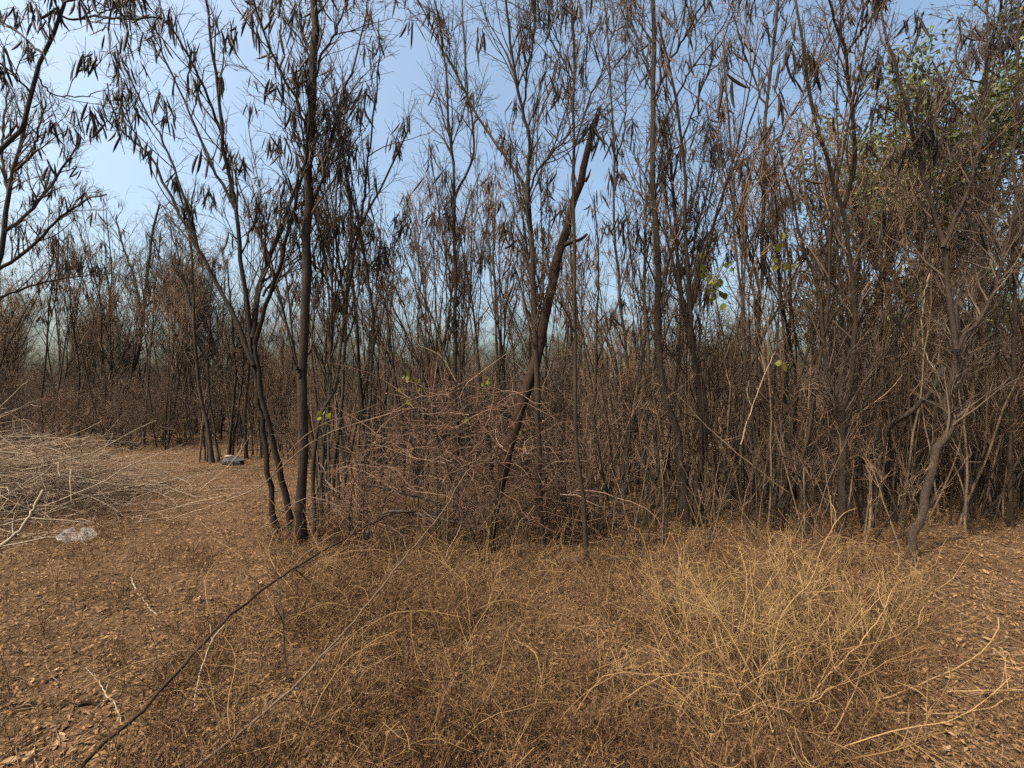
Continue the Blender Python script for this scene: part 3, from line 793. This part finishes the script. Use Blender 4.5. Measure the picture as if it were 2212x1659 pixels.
# ------------------------------------------------------------------ bramble mound in the middle
def bramble():
    rng = np.random.default_rng(88)
    c = np.array([-.6, 5.0, 0.])
    t = thing('bramble_mound', 'waist-high mound of tangled dry brambles round the foot of the broken trunk', 'bramble', tuple(c))
    ax = np.array([1.6, .8])
    def start(n):
        a = rng.uniform(0, 6.28, n); q = np.sqrt(rng.random(n))
        return np.c_[np.cos(a) * q * ax[0], np.sin(a) * q * ax[1]]
    def arcs(n, l0, l1, r0, r1, seg, wob, trop):
        s = start(n)
        h = np.maximum(0, 1.7 * (1 - (s[:, 0] / 1.55) ** 2)) * rng.random(n) ** 1.1
        p = np.c_[s, h]
        d = np.c_[rng.normal(size=(n, 2)), rng.uniform(-.1, 1.2, n)]
        P, Rr = grow(rng, p, d, rng.uniform(l0, l1, n), seg, wob, trop, rng.uniform(r0, r1, n), r0 * .5)
        P[..., 2] = np.maximum(P[..., 2], .01)
        return P, Rr
    P, Rr = arcs(295, .45, 1.15, .004, .008, 8, .23, -.08)
    for i in range(len(P)):
        g = Geo(); g.tubes(rng, P[i], Rr[i], 4)
        obj('cane', g.mesh('cane', ('bramble', 'dead_brown', 'bramble', 'bramble', 'bramble')[i % 5]), t)
    g = Geo()
    P2, R2 = arcs(900, .3, .8, .0035, .0062, 7, .29, -.05)
    g.tubes(rng, P2, R2, 3)
    p, d, ln, r = spawn(rng, P2, R2, 1, .1, 1, 30, 80, .08, .3, 0, .003)
    P3, R3 = grow(rng, p, d, ln, 3, .2, 0, .003, .002)
    g.tubes(rng, P3, R3, 3)
    o = obj('fine_twig_tangle', g.mesh('fine_twig_tangle', 'bramble'), t); o['kind'] = 'stuff'
    n = 1100
    q = P2[rng.integers(len(P2), size=n), rng.integers(2, 7, n)]
    g = Geo(); g.leaves(rng, q, rng.normal(size=(n, 3)) + [0, 0, -.8], rng.uniform(.02, .045, n), rng.uniform(.012, .025, n), bend=.6)
    o = obj('withered_foliage', g.mesh('withered_foliage', 'dryleaf'), t); o['kind'] = 'stuff'
    # lower grey skirt of dead twigs in front
    return t
bramble()

# ------------------------------------------------------------------ heap of cut brush at the left
def brush_pile():
    rng = np.random.default_rng(89)
    c = np.array([-6.5, 5.9, 0.])
    t = thing('brush_pile', 'heap of cut grey branches lying at the left edge of the clearing', 'brush pile', tuple(c))
    def lay(n, l0, l1, r0, r1, seg):
        x = rng.normal(size=n) * .85; y = rng.normal(size=n) * .75
        h = np.maximum(.02, 1.05 * np.exp(-(x / 1.3) ** 2 - (y / 1.0) ** 2) * rng.random(n) ** .6)
        p = np.c_[x, y, h] - np.c_[np.full(n, .55), np.zeros((n, 2))]
        az = rng.normal(size=n) * .95 + .3
        az = np.where(rng.random(n) < .12, az + 3.1, az)
        d = np.c_[np.cos(az), np.sin(az), rng.normal(size=n) * .22 + .12]
        P, Rr = grow(rng, p, d, rng.uniform(l0, l1, n), seg, .13, -.05, rng.uniform(r0, r1, n), r0 * .5)
        P[..., 2] = np.maximum(P[..., 2], .01)
        return P, Rr
    P, Rr = lay(190, .7, 1.9, .006, .012, 9)
    for i in range(len(P)):
        g = Geo(); g.tubes(rng, P[i], Rr[i], 4)
        obj('branch', g.mesh('branch', ('dead_pale', 'dead_brown', 'dead_pale')[i % 3]), t)
    g = Geo()
    P2, R2 = lay(750, .5, 1.4, .0035, .006, 6)
    g.tubes(rng, P2, R2, 3)
    p, d, ln, r = spawn(rng, np.concatenate([P2, P[:, :7]]), np.concatenate([R2, Rr[:, :7]]), 3, .2, 1, 25, 60, .15, .45, 0, .003)
    P3, R3 = grow(rng, p, d, ln, 3, .18, 0, .0026, .0016)
    P3[..., 2] = np.maximum(P3[..., 2], .008)
    g.tubes(rng, P3, R3, 3)
    o = obj('fine_twig_tangle', g.mesh('fine_twig_tangle', 'twig_pale'), t); o['kind'] = 'stuff'
    n = 500
    q = P2[rng.integers(len(P2), size=n), rng.integers(2, 7, n)]
    g = Geo(); g.leaves(rng, q, rng.normal(size=(n, 3)) + [0, 0, -.8], rng.uniform(.02, .05, n), rng.uniform(.012, .025, n), bend=.6)
    o = obj('withered_foliage', g.mesh('withered_foliage', 'dryleaf'), t); o['kind'] = 'stuff'
brush_pile()

# ------------------------------------------------------------------ fallen and leaning branches
def stick(label, pts, r0, r1, mat, seed, forks=0, name='fallen_branch', l1=.5):
    """pts: (px, py, distance)"""
    rng = np.random.default_rng(seed)
    P = np.array([W(*a) for a in pts])
    P[:, 2] = np.maximum(P[:, 2], gz(P[:, 0], P[:, 1]) + r0 * .5)
    base = P[np.argmin(P[:, 2])].copy(); base[2] = float(gz(base[0], base[1]))
    n = max(10, len(pts) * 4)
    Q = resample(P, n) - base
    Q[1:-1] += rng.normal(size=(n - 1, 3)) * min(.006, r0 * .5)
    t = thing(name, label, 'branch', tuple(base))
    rr = np.linspace(r0, r1, n + 1)
    g = Geo(); g.tubes(rng, Q, rr, 7, lump=.06, cap=True)
    obj('stem', g.mesh('stem', mat), t)
    if forks:
        p, d, ln, r = spawn(rng, Q[None], rr[None], forks, .2, .95, 25, 55, l1 * .4, l1, .1)
        B, BR = grow(rng, p, d, ln, 6, .12, 0, r, .002)
        zmin = -base[2] + gz(B[..., 0] + base[0], B[..., 1] + base[1]) + .004
        B[..., 2] = np.maximum(B[..., 2], zmin)
        for i in range(len(B)):
            g = Geo(); g.tubes(rng, B[i], BR[i], 4)
            obj('side_twig', g.mesh('side_twig', mat), t)
    return t
stick('long dark pole propped slanting from the bottom left up towards the bramble mound',
      [(150, 1690, 1.66), (215, 1615, 1.78), (330, 1510, 1.96), (440, 1390, 2.25), (520, 1310, 2.55), (600, 1250, 2.9), (680, 1200, 3.25), (770, 1150, 3.65), (840, 1112, 4.0), (900, 1105, 4.3)], .009, .0062, 'bark_red', 501, 5)
stick('long grey-brown branch slanting up to the middle, right of the dark pole',
      [(400, 1675, 1.68), (560, 1548, 1.92), (640, 1478, 2.1), (720, 1390, 2.38), (790, 1310, 2.66), (850, 1232, 2.98), (920, 1150, 3.4), (970, 1085, 3.75), (1000, 1030, 4.0), (1040, 985, 4.3)], .0068, .0042, 'dead_brown', 502, 6)
stick('thin arching stem crossing in front of the V-shaped tree and the tallest trunk',
      [(360, 1125, 5.4), (440, 1098, 5.0), (520, 1070, 4.6), (570, 1045, 4.4), (640, 980, 4.2), (710, 935, 4.2), (800, 905, 4.3), (900, 880, 4.5), (960, 905, 4.7)], .0065, .0035, 'dead_brown', 503, 4)
stick('slender twin stem running just above the thin arching one',
      [(585, 1035, 4.35), (625, 975, 4.2), (690, 920, 4.15), (760, 895, 4.2), (820, 870, 4.4)], .0055, .003, 'dead_brown', 504, 2)
stick('pale crooked stick poking up from the brush heap at the left margin',
      [(-10, 1192, 4.5), (28, 1159, 4.6), (55, 1130, 4.65), (76, 1093, 4.7), (93, 1058, 4.75)], .017, .012, 'dead_pale', 505, 2)
stick('short pale stick lying on the leaf litter left of the dark pole',
      [(283, 1245, 3.85), (295, 1282, 3.55), (318, 1312, 3.3), (340, 1332, 3.16)], .007, .005, 'dead_pale', 506)
stick('dark stick lying across the grey twigs in front of the bramble mound',
      [(785, 1048, 4.6), (850, 1060, 4.6), (920, 1078, 4.55), (1000, 1105, 4.5), (1060, 1140, 4.45)], .013, .008, 'bark_dark', 507, 3)
stick('dark knobbed branch end arching over the weeds below the bramble mound',
      [(826, 1110, 4.2), (850, 1104, 4.2), (900, 1112, 4.25), (970, 1125, 4.3), (1060, 1150, 4.4)], .013, .008, 'bark_dark', 508, 3)
stick('dark low log lying among the weeds under the slender pole tree',
      [(1165, 1212, 4.25), (1230, 1215, 4.2), (1310, 1207, 4.2), (1390, 1203, 4.25), (1470, 1200, 4.3)], .022, .014, 'bark_dark', 509)
stick('dark branch propped at a slant right of the slender pole tree',
      [(1285, 1160, 4.8), (1331, 1087, 4.9), (1386, 991, 5.1), (1400, 960, 5.2)], .016, .01, 'bark_dark', 510, 2)
stick('thick dead limb propped at a slant against the crooked dark trunk',
      [(1850, 1030, 5.6), (1879, 983, 5.3), (1929, 917, 5.0), (1991, 871, 4.8), (2042, 793, 4.7)], .036, .022, 'bark_dark', 511, 2)
stick('thin bare stick slanting down rightwards through the thicket by the grey pole tree',
      [(1460, 850, 5.0), (1526, 920, 4.9), (1620, 1000, 4.8), (1710, 1070, 4.7)], .010, .006, 'dead_brown', 512, 3)
stick('thin dark stick hung between the grey pole tree and the candelabra tree',
      [(1670, 980, 4.7), (1740, 1002, 4.7), (1805, 1026, 4.65)], .008, .005, 'bark_dark', 513, 3)
stick('reddish rotting log at the bottom left corner',
      [(-40, 1530, 2.26), (60, 1527, 2.26), (140, 1524, 2.26), (235, 1517, 2.28)], .018, .012, 'bark_red', 514)
stick('pale thin stem hooking down through the right thicket beside the candelabra tree',
      [(1600, 960, 4.6), (1625, 880, 4.6), (1655, 800, 4.65), (1675, 760, 4.7)], .006, .004, 'dead_pale', 515, 2)
stick('thin whitish stem hanging in the right thicket above the propped dead limb',
      [(2015, 560, 5.6), (1997, 640, 5.5), (1992, 720, 5.4), (2002, 770, 5.3), (2020, 800, 5.2)], .010, .006, 'dead_pale', 516, 2)
stick('long thin twig curving over the leaf litter at the lower right',
      [(1890, 1518, 2.25), (2005, 1470, 2.35), (2105, 1420, 2.5), (2152, 1370, 2.6), (2156, 1335, 2.65)], .0045, .003, 'gold', 517, 1)
stick('thin straw-coloured twig lying flat at the lower right corner',
      [(1905, 1538, 2.2), (2021, 1542, 2.2), (2136, 1530, 2.22), (2180, 1504, 2.28)], .004, .0025, 'gold', 518, 1)
stick('straight straw stalk reaching the right margin above the leaf litter',
      [(2045, 1494, 2.3), (2120, 1491, 2.3), (2240, 1491, 2.3)], .004, .003, 'gold', 519)
stick('dark bent twig standing among the weeds between the two long slanting branches',
      [(622, 1475, 2.42), (616, 1400, 2.5), (608, 1310, 2.6), (600, 1250, 2.7), (592, 1185, 2.8)], .005, .003, 'bark_dark', 520, 2)
stick('curved brown branch lying on the clearing in front of the brush heap',
      [(250, 1092, 6.2), (330, 1052, 7.2), (400, 1030, 8.2), (445, 1012, 9.0)], .010, .005, 'dead_brown', 521, 4)
stick('hooped pale twig on the floor of the left clearing',
      [(330, 1042, 7.2), (375, 1030, 7.2), (410, 1046, 7.1), (412, 1066, 7.0), (385, 1082, 6.5)], .006, .004, 'dead_pale', 522)

# ------------------------------------------------------------------ golden dry weeds at the right
def golden(X, Y, seed, n, H, label, spread=.38):
    rng = np.random.default_rng(seed)
    t = thing('dry_weed', label, 'weed', (X, Y, float(gz(X, Y))), 'golden dry weeds at the lower right')
    st = np.c_[rng.normal(size=(n, 2)) * .05, np.full(n, -.02)]
    d = np.c_[rng.normal(size=(n, 2)) * spread, np.ones(n)]
    P, Rr = grow(rng, st, d, rng.uniform(.55, 1.15, n) * H, 9, .13, -.015, rng.uniform(.0026, .0042, n), .0016)
    for i in range(n):
        g = Geo(); g.tubes(rng, P[i], Rr[i], 4)
        obj('stem', g.mesh('stem', 'gold'), t)
    g = Geo()
    p, dd, ln, r = spawn(rng, P, Rr, 4, .25, 1, 18, 48, .2, .5, .1)
    P2, R2 = grow(rng, p, dd, ln, 5, .15, 0, np.minimum(r, .0022), .0012)
    g.tubes(rng, P2, R2, 3)
    p, dd, ln, r = spawn(rng, P2, R2, 3, .2, 1, 25, 60, .06, .2, 0)
    P3, R3 = grow(rng, p, dd, ln, 3, .18, 0, .0012, .0008)
    g.ribbons(rng, P3, R3)
    q = P3[rng.integers(len(P3), size=110), rng.integers(1, 4, 110)]
    g.leaves(rng, q, rng.normal(size=(110, 3)), rng.uniform(.008, .018, 110), rng.uniform(.003, .006, 110))
    o = obj('twig_spray', g.mesh('twig_spray', 'gold'), t); o['kind'] = 'stuff'
GOLD = [(1500, 1440, 14, .62, 'leftmost golden dry weed, leaning over the brown ground cover'),
        (1470, 1360, 12, .55, 'golden dry weed arching behind the leftmost one'),
        (1640, 1560, 12, .72, 'near golden dry weed left of the forked pale stem'),
        (1610, 1420, 12, .68, 'golden dry weed in the middle of the clump, below the candelabra tree'),
        (1740, 1640, 9, .75, 'nearest golden dry weed, its foot at the bottom edge'),
        (1760, 1470, 13, .72, 'upright golden dry weed with pale forking tips in the right of the clump'),
        (1700, 1340, 11, .62, 'golden dry weed at the back of the clump before the thicket'),
        (1860, 1420, 13, .60, 'golden dry weed beside the bare leaf litter on the right'),
        (1930, 1370, 10, .50, 'rightmost golden dry weed next to the crooked trunk'),
        (1560, 1640, 8, .50, 'small golden dry weed low at the bottom edge')]
for i, (px, py, n, H, lab) in enumerate(GOLD):
    Y = gY(py); golden((px - CX) / FPX * Y, Y, 600 + i, n, H, lab)
stick('pale bowed golden stem at the bottom edge of the dry weeds',
      [(1806, 1659, 1.95), (1871, 1546, 2.05), (1868, 1501, 2.1), (1821, 1461, 2.2), (1791, 1441, 2.25)], .0035, .002, 'gold', 621, 2, 'dry_stalk', .25)
stick('long pale golden stem forking up rightwards through the dry weeds',
      [(1696, 1651, 1.96), (1721, 1561, 2.1), (1771, 1481, 2.2), (1806, 1441, 2.25), (1856, 1391, 2.35), (1906, 1326, 2.4), (1926, 1276, 2.45)], .005, .002, 'gold', 622, 5, 'dry_stalk', .4)
stick('tall pale golden stem bending left then right above the dry weeds',
      [(1716, 1556, 2.15), (1681, 1456, 2.2), (1671, 1391, 2.3), (1696, 1316, 2.35), (1751, 1256, 2.4), (1776, 1181, 2.4), (1816, 1116, 2.4), (1850, 1098, 2.4)], .0042, .0018, 'gold', 623, 5, 'dry_stalk', .35)
stick('S-shaped pale stalk in the ground cover left of the golden weeds',
      [(1125, 1290, 3.3), (1130, 1340, 3.1), (1150, 1385, 2.9), (1200, 1405, 2.75), (1280, 1425, 2.6), (1370, 1455, 2.5)], .0042, .0025, 'gold', 624, 2, 'dry_stalk', .25)
stick('pale bowed stalk rising from the ground cover at the bottom middle',
      [(1172, 1530, 2.25), (1168, 1460, 2.35), (1155, 1410, 2.4), (1110, 1382, 2.5)], .004, .002, 'gold', 625, 2, 'dry_stalk', .2)
stick('pale stalk curving upright left of the long grey-brown branch at the lower left',
      [(420, 1540, 2.25), (424, 1490, 2.3), (440, 1430, 2.4), (460, 1380, 2.5), (485, 1350, 2.6)], .0042, .0025, 'dead_pale', 626, 1, 'dry_stalk', .2)
stick('pair of pale crossing stalks in the weeds below the slender pole tree',
      [(1040, 1350, 3.05), (1060, 1290, 3.1), (1075, 1240, 3.1), (1110, 1215, 3.2)], .004, .002, 'gold', 627, 4, 'dry_stalk', .35)
stick('pale stalk lying bowed over the bottom edge left of the golden weeds',
      [(1415, 1659, 1.92), (1440, 1620, 2.0), (1475, 1590, 2.1), (1510, 1575, 2.15)], .004, .002, 'gold', 628, 2, 'dry_stalk', .25)
stick('twisted pale stalk among the litter at the bottom left',
      [(262, 1570, 2.15), (248, 1520, 2.25), (228, 1500, 2.3), (215, 1470, 2.4)], .004, .002, 'dead_pale', 629, 5, 'dry_stalk', .25)

# ------------------------------------------------------------------ climber with yellow-green leaves
LEAFM = []
for i in range(4):
    lr = np.random.default_rng(700 + i)
    g = Geo(); n = 7
    t = np.linspace(0, 1, n); w = np.array([0, .55, .9, 1, .8, .42, 0]) * .5
    mid = np.c_[np.zeros(n), -.18 * t ** 2 * lr.uniform(.5, 1.5), -t]
    Lf = mid + np.c_[-w * .75, .16 * w, np.zeros(n)]; Rt = mid + np.c_[w * .75, .16 * w, np.zeros(n)]
    V = np.concatenate([Lf, mid, Rt]); q = np.arange(n - 1)
    g.add(V, np.concatenate([np.stack([q, q + 1, q + n + 1, q + n], 1), np.stack([q + n, q + n + 1, q + 2 * n + 1, q + 2 * n], 1)]), A=np.full(len(V), lr.random()))
    LEAFM.append(g.mesh('leaf', 'greenleaf'))
def climber(label, path, Y, spots, seed, size=.085):
    rng = np.random.default_rng(seed)
    P = resample(np.array([W(a, b, Y) for a, b in path]), 18)
    base = P[0].copy(); base[2] = float(gz(base[0], base[1]))
    P = P - base
    t = thing('climbing_vine', label, 'vine', tuple(base))
    g = Geo(); g.tubes(rng, P, np.linspace(.006, .0025, 19), 5)
    obj('stem', g.mesh('stem', 'bark_grey'), t)
    for px, py, n, sp in spots:
        for k in range(n):
            q = W(px + rng.normal() * sp, py + rng.normal() * sp * 1.2, Y + rng.normal() * .06) - base
            s = size * rng.uniform(.7, 1.25)
            lf = obj('leaf', LEAFM[rng.integers(4)], t, tuple(q), (rng.normal() * .35, rng.normal() * .3, rng.uniform(-1.2, 1.2)), s)
            j = np.argmin(np.linalg.norm(P - q, axis=1))
            g = Geo(); g.tubes(rng, np.array([(P[j] - q) / s, (P[j] - q) / s * .5 + [0, 0, .3], [0, 0, 0]]), np.array([.0016, .0014, .001]) / s, 3)
            obj('leaf_stalk', g.mesh('leaf_stalk', 'twig_grey'), lf)
climber('climber hung with yellow-green leaves between the reddish tree and the grey pole', [(1530, 1110), (1520, 900), (1512, 760), (1528, 640), (1560, 570), (1600, 520)], 5.1,
        [(1538, 595, 11, 12), (1545, 640, 10, 10), (1530, 575, 6, 12), (1576, 568, 4, 8)], 711, .09)
climber('climber with a few yellow leaves up beside the grey pole tree', [(1668, 1100), (1660, 900), (1672, 760), (1690, 600), (1692, 500), (1700, 440)], 5.0,
        [(1690, 500, 4, 7), (1684, 528, 2, 4), (1680, 562, 3, 6), (1710, 568, 2, 4), (1686, 775, 5, 8)], 712, .085)
climber('thin climber with pale green leaves on the bramble mound', [(905, 1110), (900, 980), (890, 860), (880, 800), (900, 770)], 5.0,
        [(875, 805, 4, 9), (905, 820, 3, 8), (880, 850, 2, 8)], 713, .06)
climber('thin climber with drooping yellow leaves beside the broken trunk', [(1045, 1120), (1050, 980), (1052, 860), (1050, 800)], 4.8,
        [(1050, 820, 4, 6), (1046, 840, 2, 4), (1010, 905, 2, 3), (1120, 932, 3, 6)], 714, .06)
climber('small climber with yellow-green leaves at the foot of the tallest trunk', [(690, 1170), (685, 1050), (690, 930), (700, 890)], 4.5,
        [(694, 893, 3, 5), (712, 896, 2, 4)], 715, .065)

# ------------------------------------------------------------------ litter: bag, stone
def plastic_bag():
    rng = np.random.default_rng(91)
    Y = gY(1168); x = W(168, 1168, Y)[0]
    m, nt, p = new_mat('clear_plastic')
    p.inputs['Base Color'].default_value = (.6, .57, .54, 1)
    p.inputs['Roughness'].default_value = .35
    p.inputs['Alpha'].default_value = .1
    p.inputs['Specular IOR Level'].default_value = .7
    M['plastic'] = m
    n, k = 14, 22
    u = np.linspace(0, 1, n)[:, None]; a = np.linspace(0, 2 * np.pi, k, endpoint=False)[None]
    r = (np.sin(np.pi * (u * .93 + .05)) ** .6) * (1 + .16 * np.sin(3 * a + 5 * u) + .1 * np.sin(7 * a - 9 * u)) * (1 + .06 * rng.normal(size=(n, k)))
    V = np.stack([r * np.cos(a) * .15, r * np.sin(a) * .11, (u ** .9) * .12 * (1 + .25 * np.sin(2 * a + 1)) + .012 * rng.normal(size=(n, k))], -1).reshape(-1, 3)
    V[:, 2] = np.maximum(V[:, 2], .004)
    i = np.arange(n - 1)[:, None] * k; j = np.arange(k)[None]; j2 = (j + 1) % k
    Q = np.stack([i + j, i + j2, i + k + j2, i + k + j], -1).reshape(-1, 4)
    o = obj('plastic_bag', build('plastic_bag', V, [Q], 'plastic', smooth=False), None, (x, Y, float(gz(x, Y))), (0, 0, .3))
    tag(o, 'crumpled clear plastic bag lying on the leaf litter at the left', 'plastic bag')
plastic_bag()
def stone():
    rng = np.random.default_rng(92)
    Y = gY(1006); x = W(503, 1006, Y)[0]
    t = thing('stone', 'dark lump of stone with a pale chip on top, across the left clearing', 'stone', (x, Y, float(gz(x, Y))))
    def blob(s, off, z0):
        n, k = 8, 12
        u = np.linspace(.02, .98, n)[:, None] * np.pi; a = np.linspace(0, 2 * np.pi, k, endpoint=False)[None]
        V = np.stack([np.sin(u) * np.cos(a) * s[0], np.sin(u) * np.sin(a) * s[1], np.cos(u) * s[2] + 0 * a], -1)
        V = V * (1 + .14 * rng.normal(size=(n, k, 1))) + np.array(off); V[..., 2] = np.maximum(V[..., 2], z0)
        i = np.arange(n - 1)[:, None] * k; j = np.arange(k)[None]; j2 = (j + 1) % k
        return V.reshape(-1, 3), np.stack([i + j, i + k + j, i + k + j2, i + j2], -1).reshape(-1, 4)
    V, Q = blob((.22, .16, .13), (0, 0, .06), -.04)
    obj('body', build('body', V, [Q], 'stone', smooth=False), t)
    V, Q = blob((.09, .06, .02), (-.07, -.04, .185), 0)
    obj('chip', build('chip', V, [Q], 'dead_pale', smooth=False), t)
stone()

# ------------------------------------------------------------------ leaf litter and ground cover
def left_edge(Y): return -1.75 - .31 * (Y - 1.89)       # the weeds end here on the left
def right_edge(Y): return 1.72 + .90 * (Y - 1.89)       # and here on the right
def litter():
    rng = np.random.default_rng(93)
    n = 120000
    Y = 1.3 + 14.5 * rng.random(n) ** 1.55
    X = (rng.uniform(-1.25, 1.25, n)) * (Y + .4)
    ax = np.c_[rng.normal(size=(n, 2)), rng.normal(size=n) * .3]
    ln = rng.uniform(.013, .036, n) * (1 + .07 * Y)
    c = np.c_[X, Y, gz(X, Y) + .006 + rng.random(n) ** 1.5 * .035]
    g = Geo(); g.leaves(rng, c, ax, ln, ln * rng.uniform(.28, .5, n), up=np.c_[rng.normal(size=(n, 2)) * .35, np.ones(n)], bend=.5)
    o = obj('leaf_litter', g.mesh('leaf_litter', 'litter'))
    tag(o, 'carpet of brown and tan fallen leaves covering the ground', 'leaf litter', kind='stuff')
    # small sticks in the litter
    n = 2600
    Y = 1.4 + 9 * rng.random(n) ** 1.5; X = rng.uniform(-1.25, 1.25, n) * Y
    P, Rr = grow(rng, np.c_[X, Y, gz(X, Y) + .012], np.c_[rng.normal(size=(n, 2)), np.zeros(n)], rng.uniform(.1, .5, n), 4, .14, 0, rng.uniform(.0018, .004, n), .0014)
    P[..., 2] = np.maximum(gz(P[..., 0], P[..., 1]) + .008, P[..., 2])
    g = Geo(); g.tubes(rng, P, Rr, 3)
    o = obj('twig_litter', g.mesh('twig_litter', 'twig_grey'))
    tag(o, 'scattered small dry twigs lying on the ground', 'twigs', kind='stuff')
    # the largest leaves, one by one
    meshes = []
    for i in range(6):
        g = Geo(); k = 5
        t = np.linspace(0, 1, k); w = np.array([.03, .75, 1, .7, 0]) * rng.uniform(.17, .26)
        cv = rng.uniform(.1, .5)
        mid = np.c_[t, np.zeros(k), cv * (t - .5) ** 2 * 1.2]
        up = rng.uniform(.2, .8) * w
        Lf = mid + np.c_[np.zeros(k), w, up]; Rt = mid + np.c_[np.zeros(k), -w, up]
        q = np.arange(k - 1)
        g.add(np.concatenate([Lf, mid, Rt]), np.concatenate([np.stack([q, q + k, q + k + 1, q + 1], 1), np.stack([q + k, q + 2 * k, q + 2 * k + 1, q + k + 1], 1)]), A=np.full(3 * k, rng.random()))
        meshes.append(g.mesh('fallen_leaf', 'litter'))
    cnt = 0
    while cnt < 290:
        Y = 1.9 + 3.0 * rng.random() ** 1.3; X = rng.uniform(-1.12, 1.12) * Y
        if left_edge(Y) + .25 < X < right_edge(Y) - .1 and rng.random() < .72: continue
        side = 'left' if X < (left_edge(Y) + right_edge(Y)) / 2 else 'right'
        o = obj('fallen_leaf', meshes[rng.integers(6)], None, (X, Y, float(gz(X, Y)) + .012), (rng.normal() * .15, rng.normal() * .15, rng.uniform(0, 6.28)), rng.uniform(.04, .072))
        tag(o, 'curled brown fallen leaf lying on the ground in the %s foreground' % side, 'leaf', 'larger fallen leaves in the %s foreground' % side)
        cnt += 1
litter()

def ground_cover():
    rng = np.random.default_rng(94)
    protos = []
    for i in range(10):
        g = Geo(); n = 5
        P, Rr = grow(rng, np.c_[rng.normal(size=(n, 2)) * .03, np.zeros(n)], np.c_[rng.normal(size=(n, 2)) * .6, np.ones(n)], rng.uniform(.14, .36, n), 4, .24, -.05, .0021, .0012)
        g.ribbons(rng, P, Rr)
        p, d, ln, r = spawn(rng, P, Rr, 5, .15, 1, 30, 75, .05, .14, 0)
        P2, R2 = grow(rng, p, d, ln, 2, .25, 0, .0014, .001)
        g.ribbons(rng, P2, R2)
        q = P2[rng.integers(len(P2), size=34), rng.integers(1, 3, 34)]
        V = q[:, None] + rng.normal(size=(34, 3, 3)) * .0055
        g.add(V, T=np.arange(102).reshape(-1, 3), A=np.repeat(rng.random(34), 3))
        protos.append((np.concatenate(g.V), np.concatenate(g.Q), np.concatenate(g.T), np.concatenate(g.A)))
    n = 6200
    Y = 1.35 + 4.6 * rng.random(n) ** 1.25; X = rng.uniform(-1.25, 1.25, n) * (Y + .3)
    inside = (X > left_edge(Y)) & (X < right_edge(Y))
    d = np.where(inside, np.where(Y < 4.3, 1.0, .65), np.where(X < 0, .22, .10))
    patch = .5 + .22 * np.sin(2.3 * X + 1.1 * Y) + .2 * np.sin(3.7 * Y - 1.3 * X + 1) + .18 * np.sin(6.1 * X + 4.3 * Y + 2) + .15 * np.sin(9.7 * Y - 7.9 * X)
    keep = rng.random(n) < d * np.clip(.25 + .9 * patch, .1, 1)
    X, Y = X[keep], Y[keep]
    g = Geo(); which = rng.integers(10, size=len(X)); G = {}
    for k in range(10):
        V, Q, T, A = protos[k]; s = which == k; m = s.sum()
        a = rng.uniform(0, 6.28, m); sc = rng.uniform(.6, 1.15, m)
        ca, sa = np.cos(a) * sc, np.sin(a) * sc
        VX = V[None, :, 0] * ca[:, None] - V[None, :, 1] * sa[:, None] + X[s][:, None]
        VY = V[None, :, 0] * sa[:, None] + V[None, :, 1] * ca[:, None] + Y[s][:, None]
        VZ = np.maximum(V[None, :, 2] * sc[:, None], .004) + gz(X[s], Y[s])[:, None]
        o = (np.arange(m) * len(V))[:, None, None]
        shift = rng.uniform(-.22, .22, m)[:, None]
        g.add(np.stack([VX, VY, VZ], -1), (Q[None] + o).reshape(-1, 4), (T[None] + o).reshape(-1, 3), np.clip(A[None] * .8 + .1 + shift, 0, 1))
    o = obj('dry_ground_cover', g.mesh('dry_ground_cover', 'weed', smooth=False))
    tag(o, 'low brown mat of dry weeds covering the foreground', 'dry weeds', kind='stuff')
    # longer pale stalks standing in it
    n = 620
    Y = 1.7 + 3.2 * rng.random(n); X = left_edge(Y) + (right_edge(Y) - left_edge(Y)) * rng.random(n)
    P, Rr = grow(rng, np.c_[X, Y, gz(X, Y) - .01], np.c_[rng.normal(size=(n, 2)) * .7, np.ones(n)], rng.uniform(.3, .75, n), 8, .16, -.09, rng.uniform(.0018, .0034, n), .0012)
    g = Geo(); g.tubes(rng, P, Rr, 3)
    p, d, ln, r = spawn(rng, P, Rr, 3, .3, 1, 25, 60, .08, .25, 0)
    P2, R2 = grow(rng, p, d, ln, 3, .16, 0, .0013, .0008)
    g.tubes(rng, P2, R2, 3)
    m = 130
    Y = 1.8 + 2.8 * rng.random(m); X = left_edge(Y) + (right_edge(Y) - left_edge(Y)) * rng.random(m)
    P, Rr = grow(rng, np.c_[X, Y, gz(X, Y) - .01], np.c_[rng.normal(size=(m, 2)) * 1.1, np.ones(m)], rng.uniform(.35, .9, m), 9, .17, -.12, rng.uniform(.003, .0046, m), .0016)
    P[..., 2] = np.maximum(P[..., 2], gz(P[..., 0], P[..., 1]) + .006)
    g.tubes(rng, P, Rr, 4)
    o = obj('dry_stalks', g.mesh('dry_stalks', 'gold'))
    tag(o, 'thin straw-coloured stalks standing up out of the low dry weeds', 'dry stalks', kind='stuff')
ground_cover()
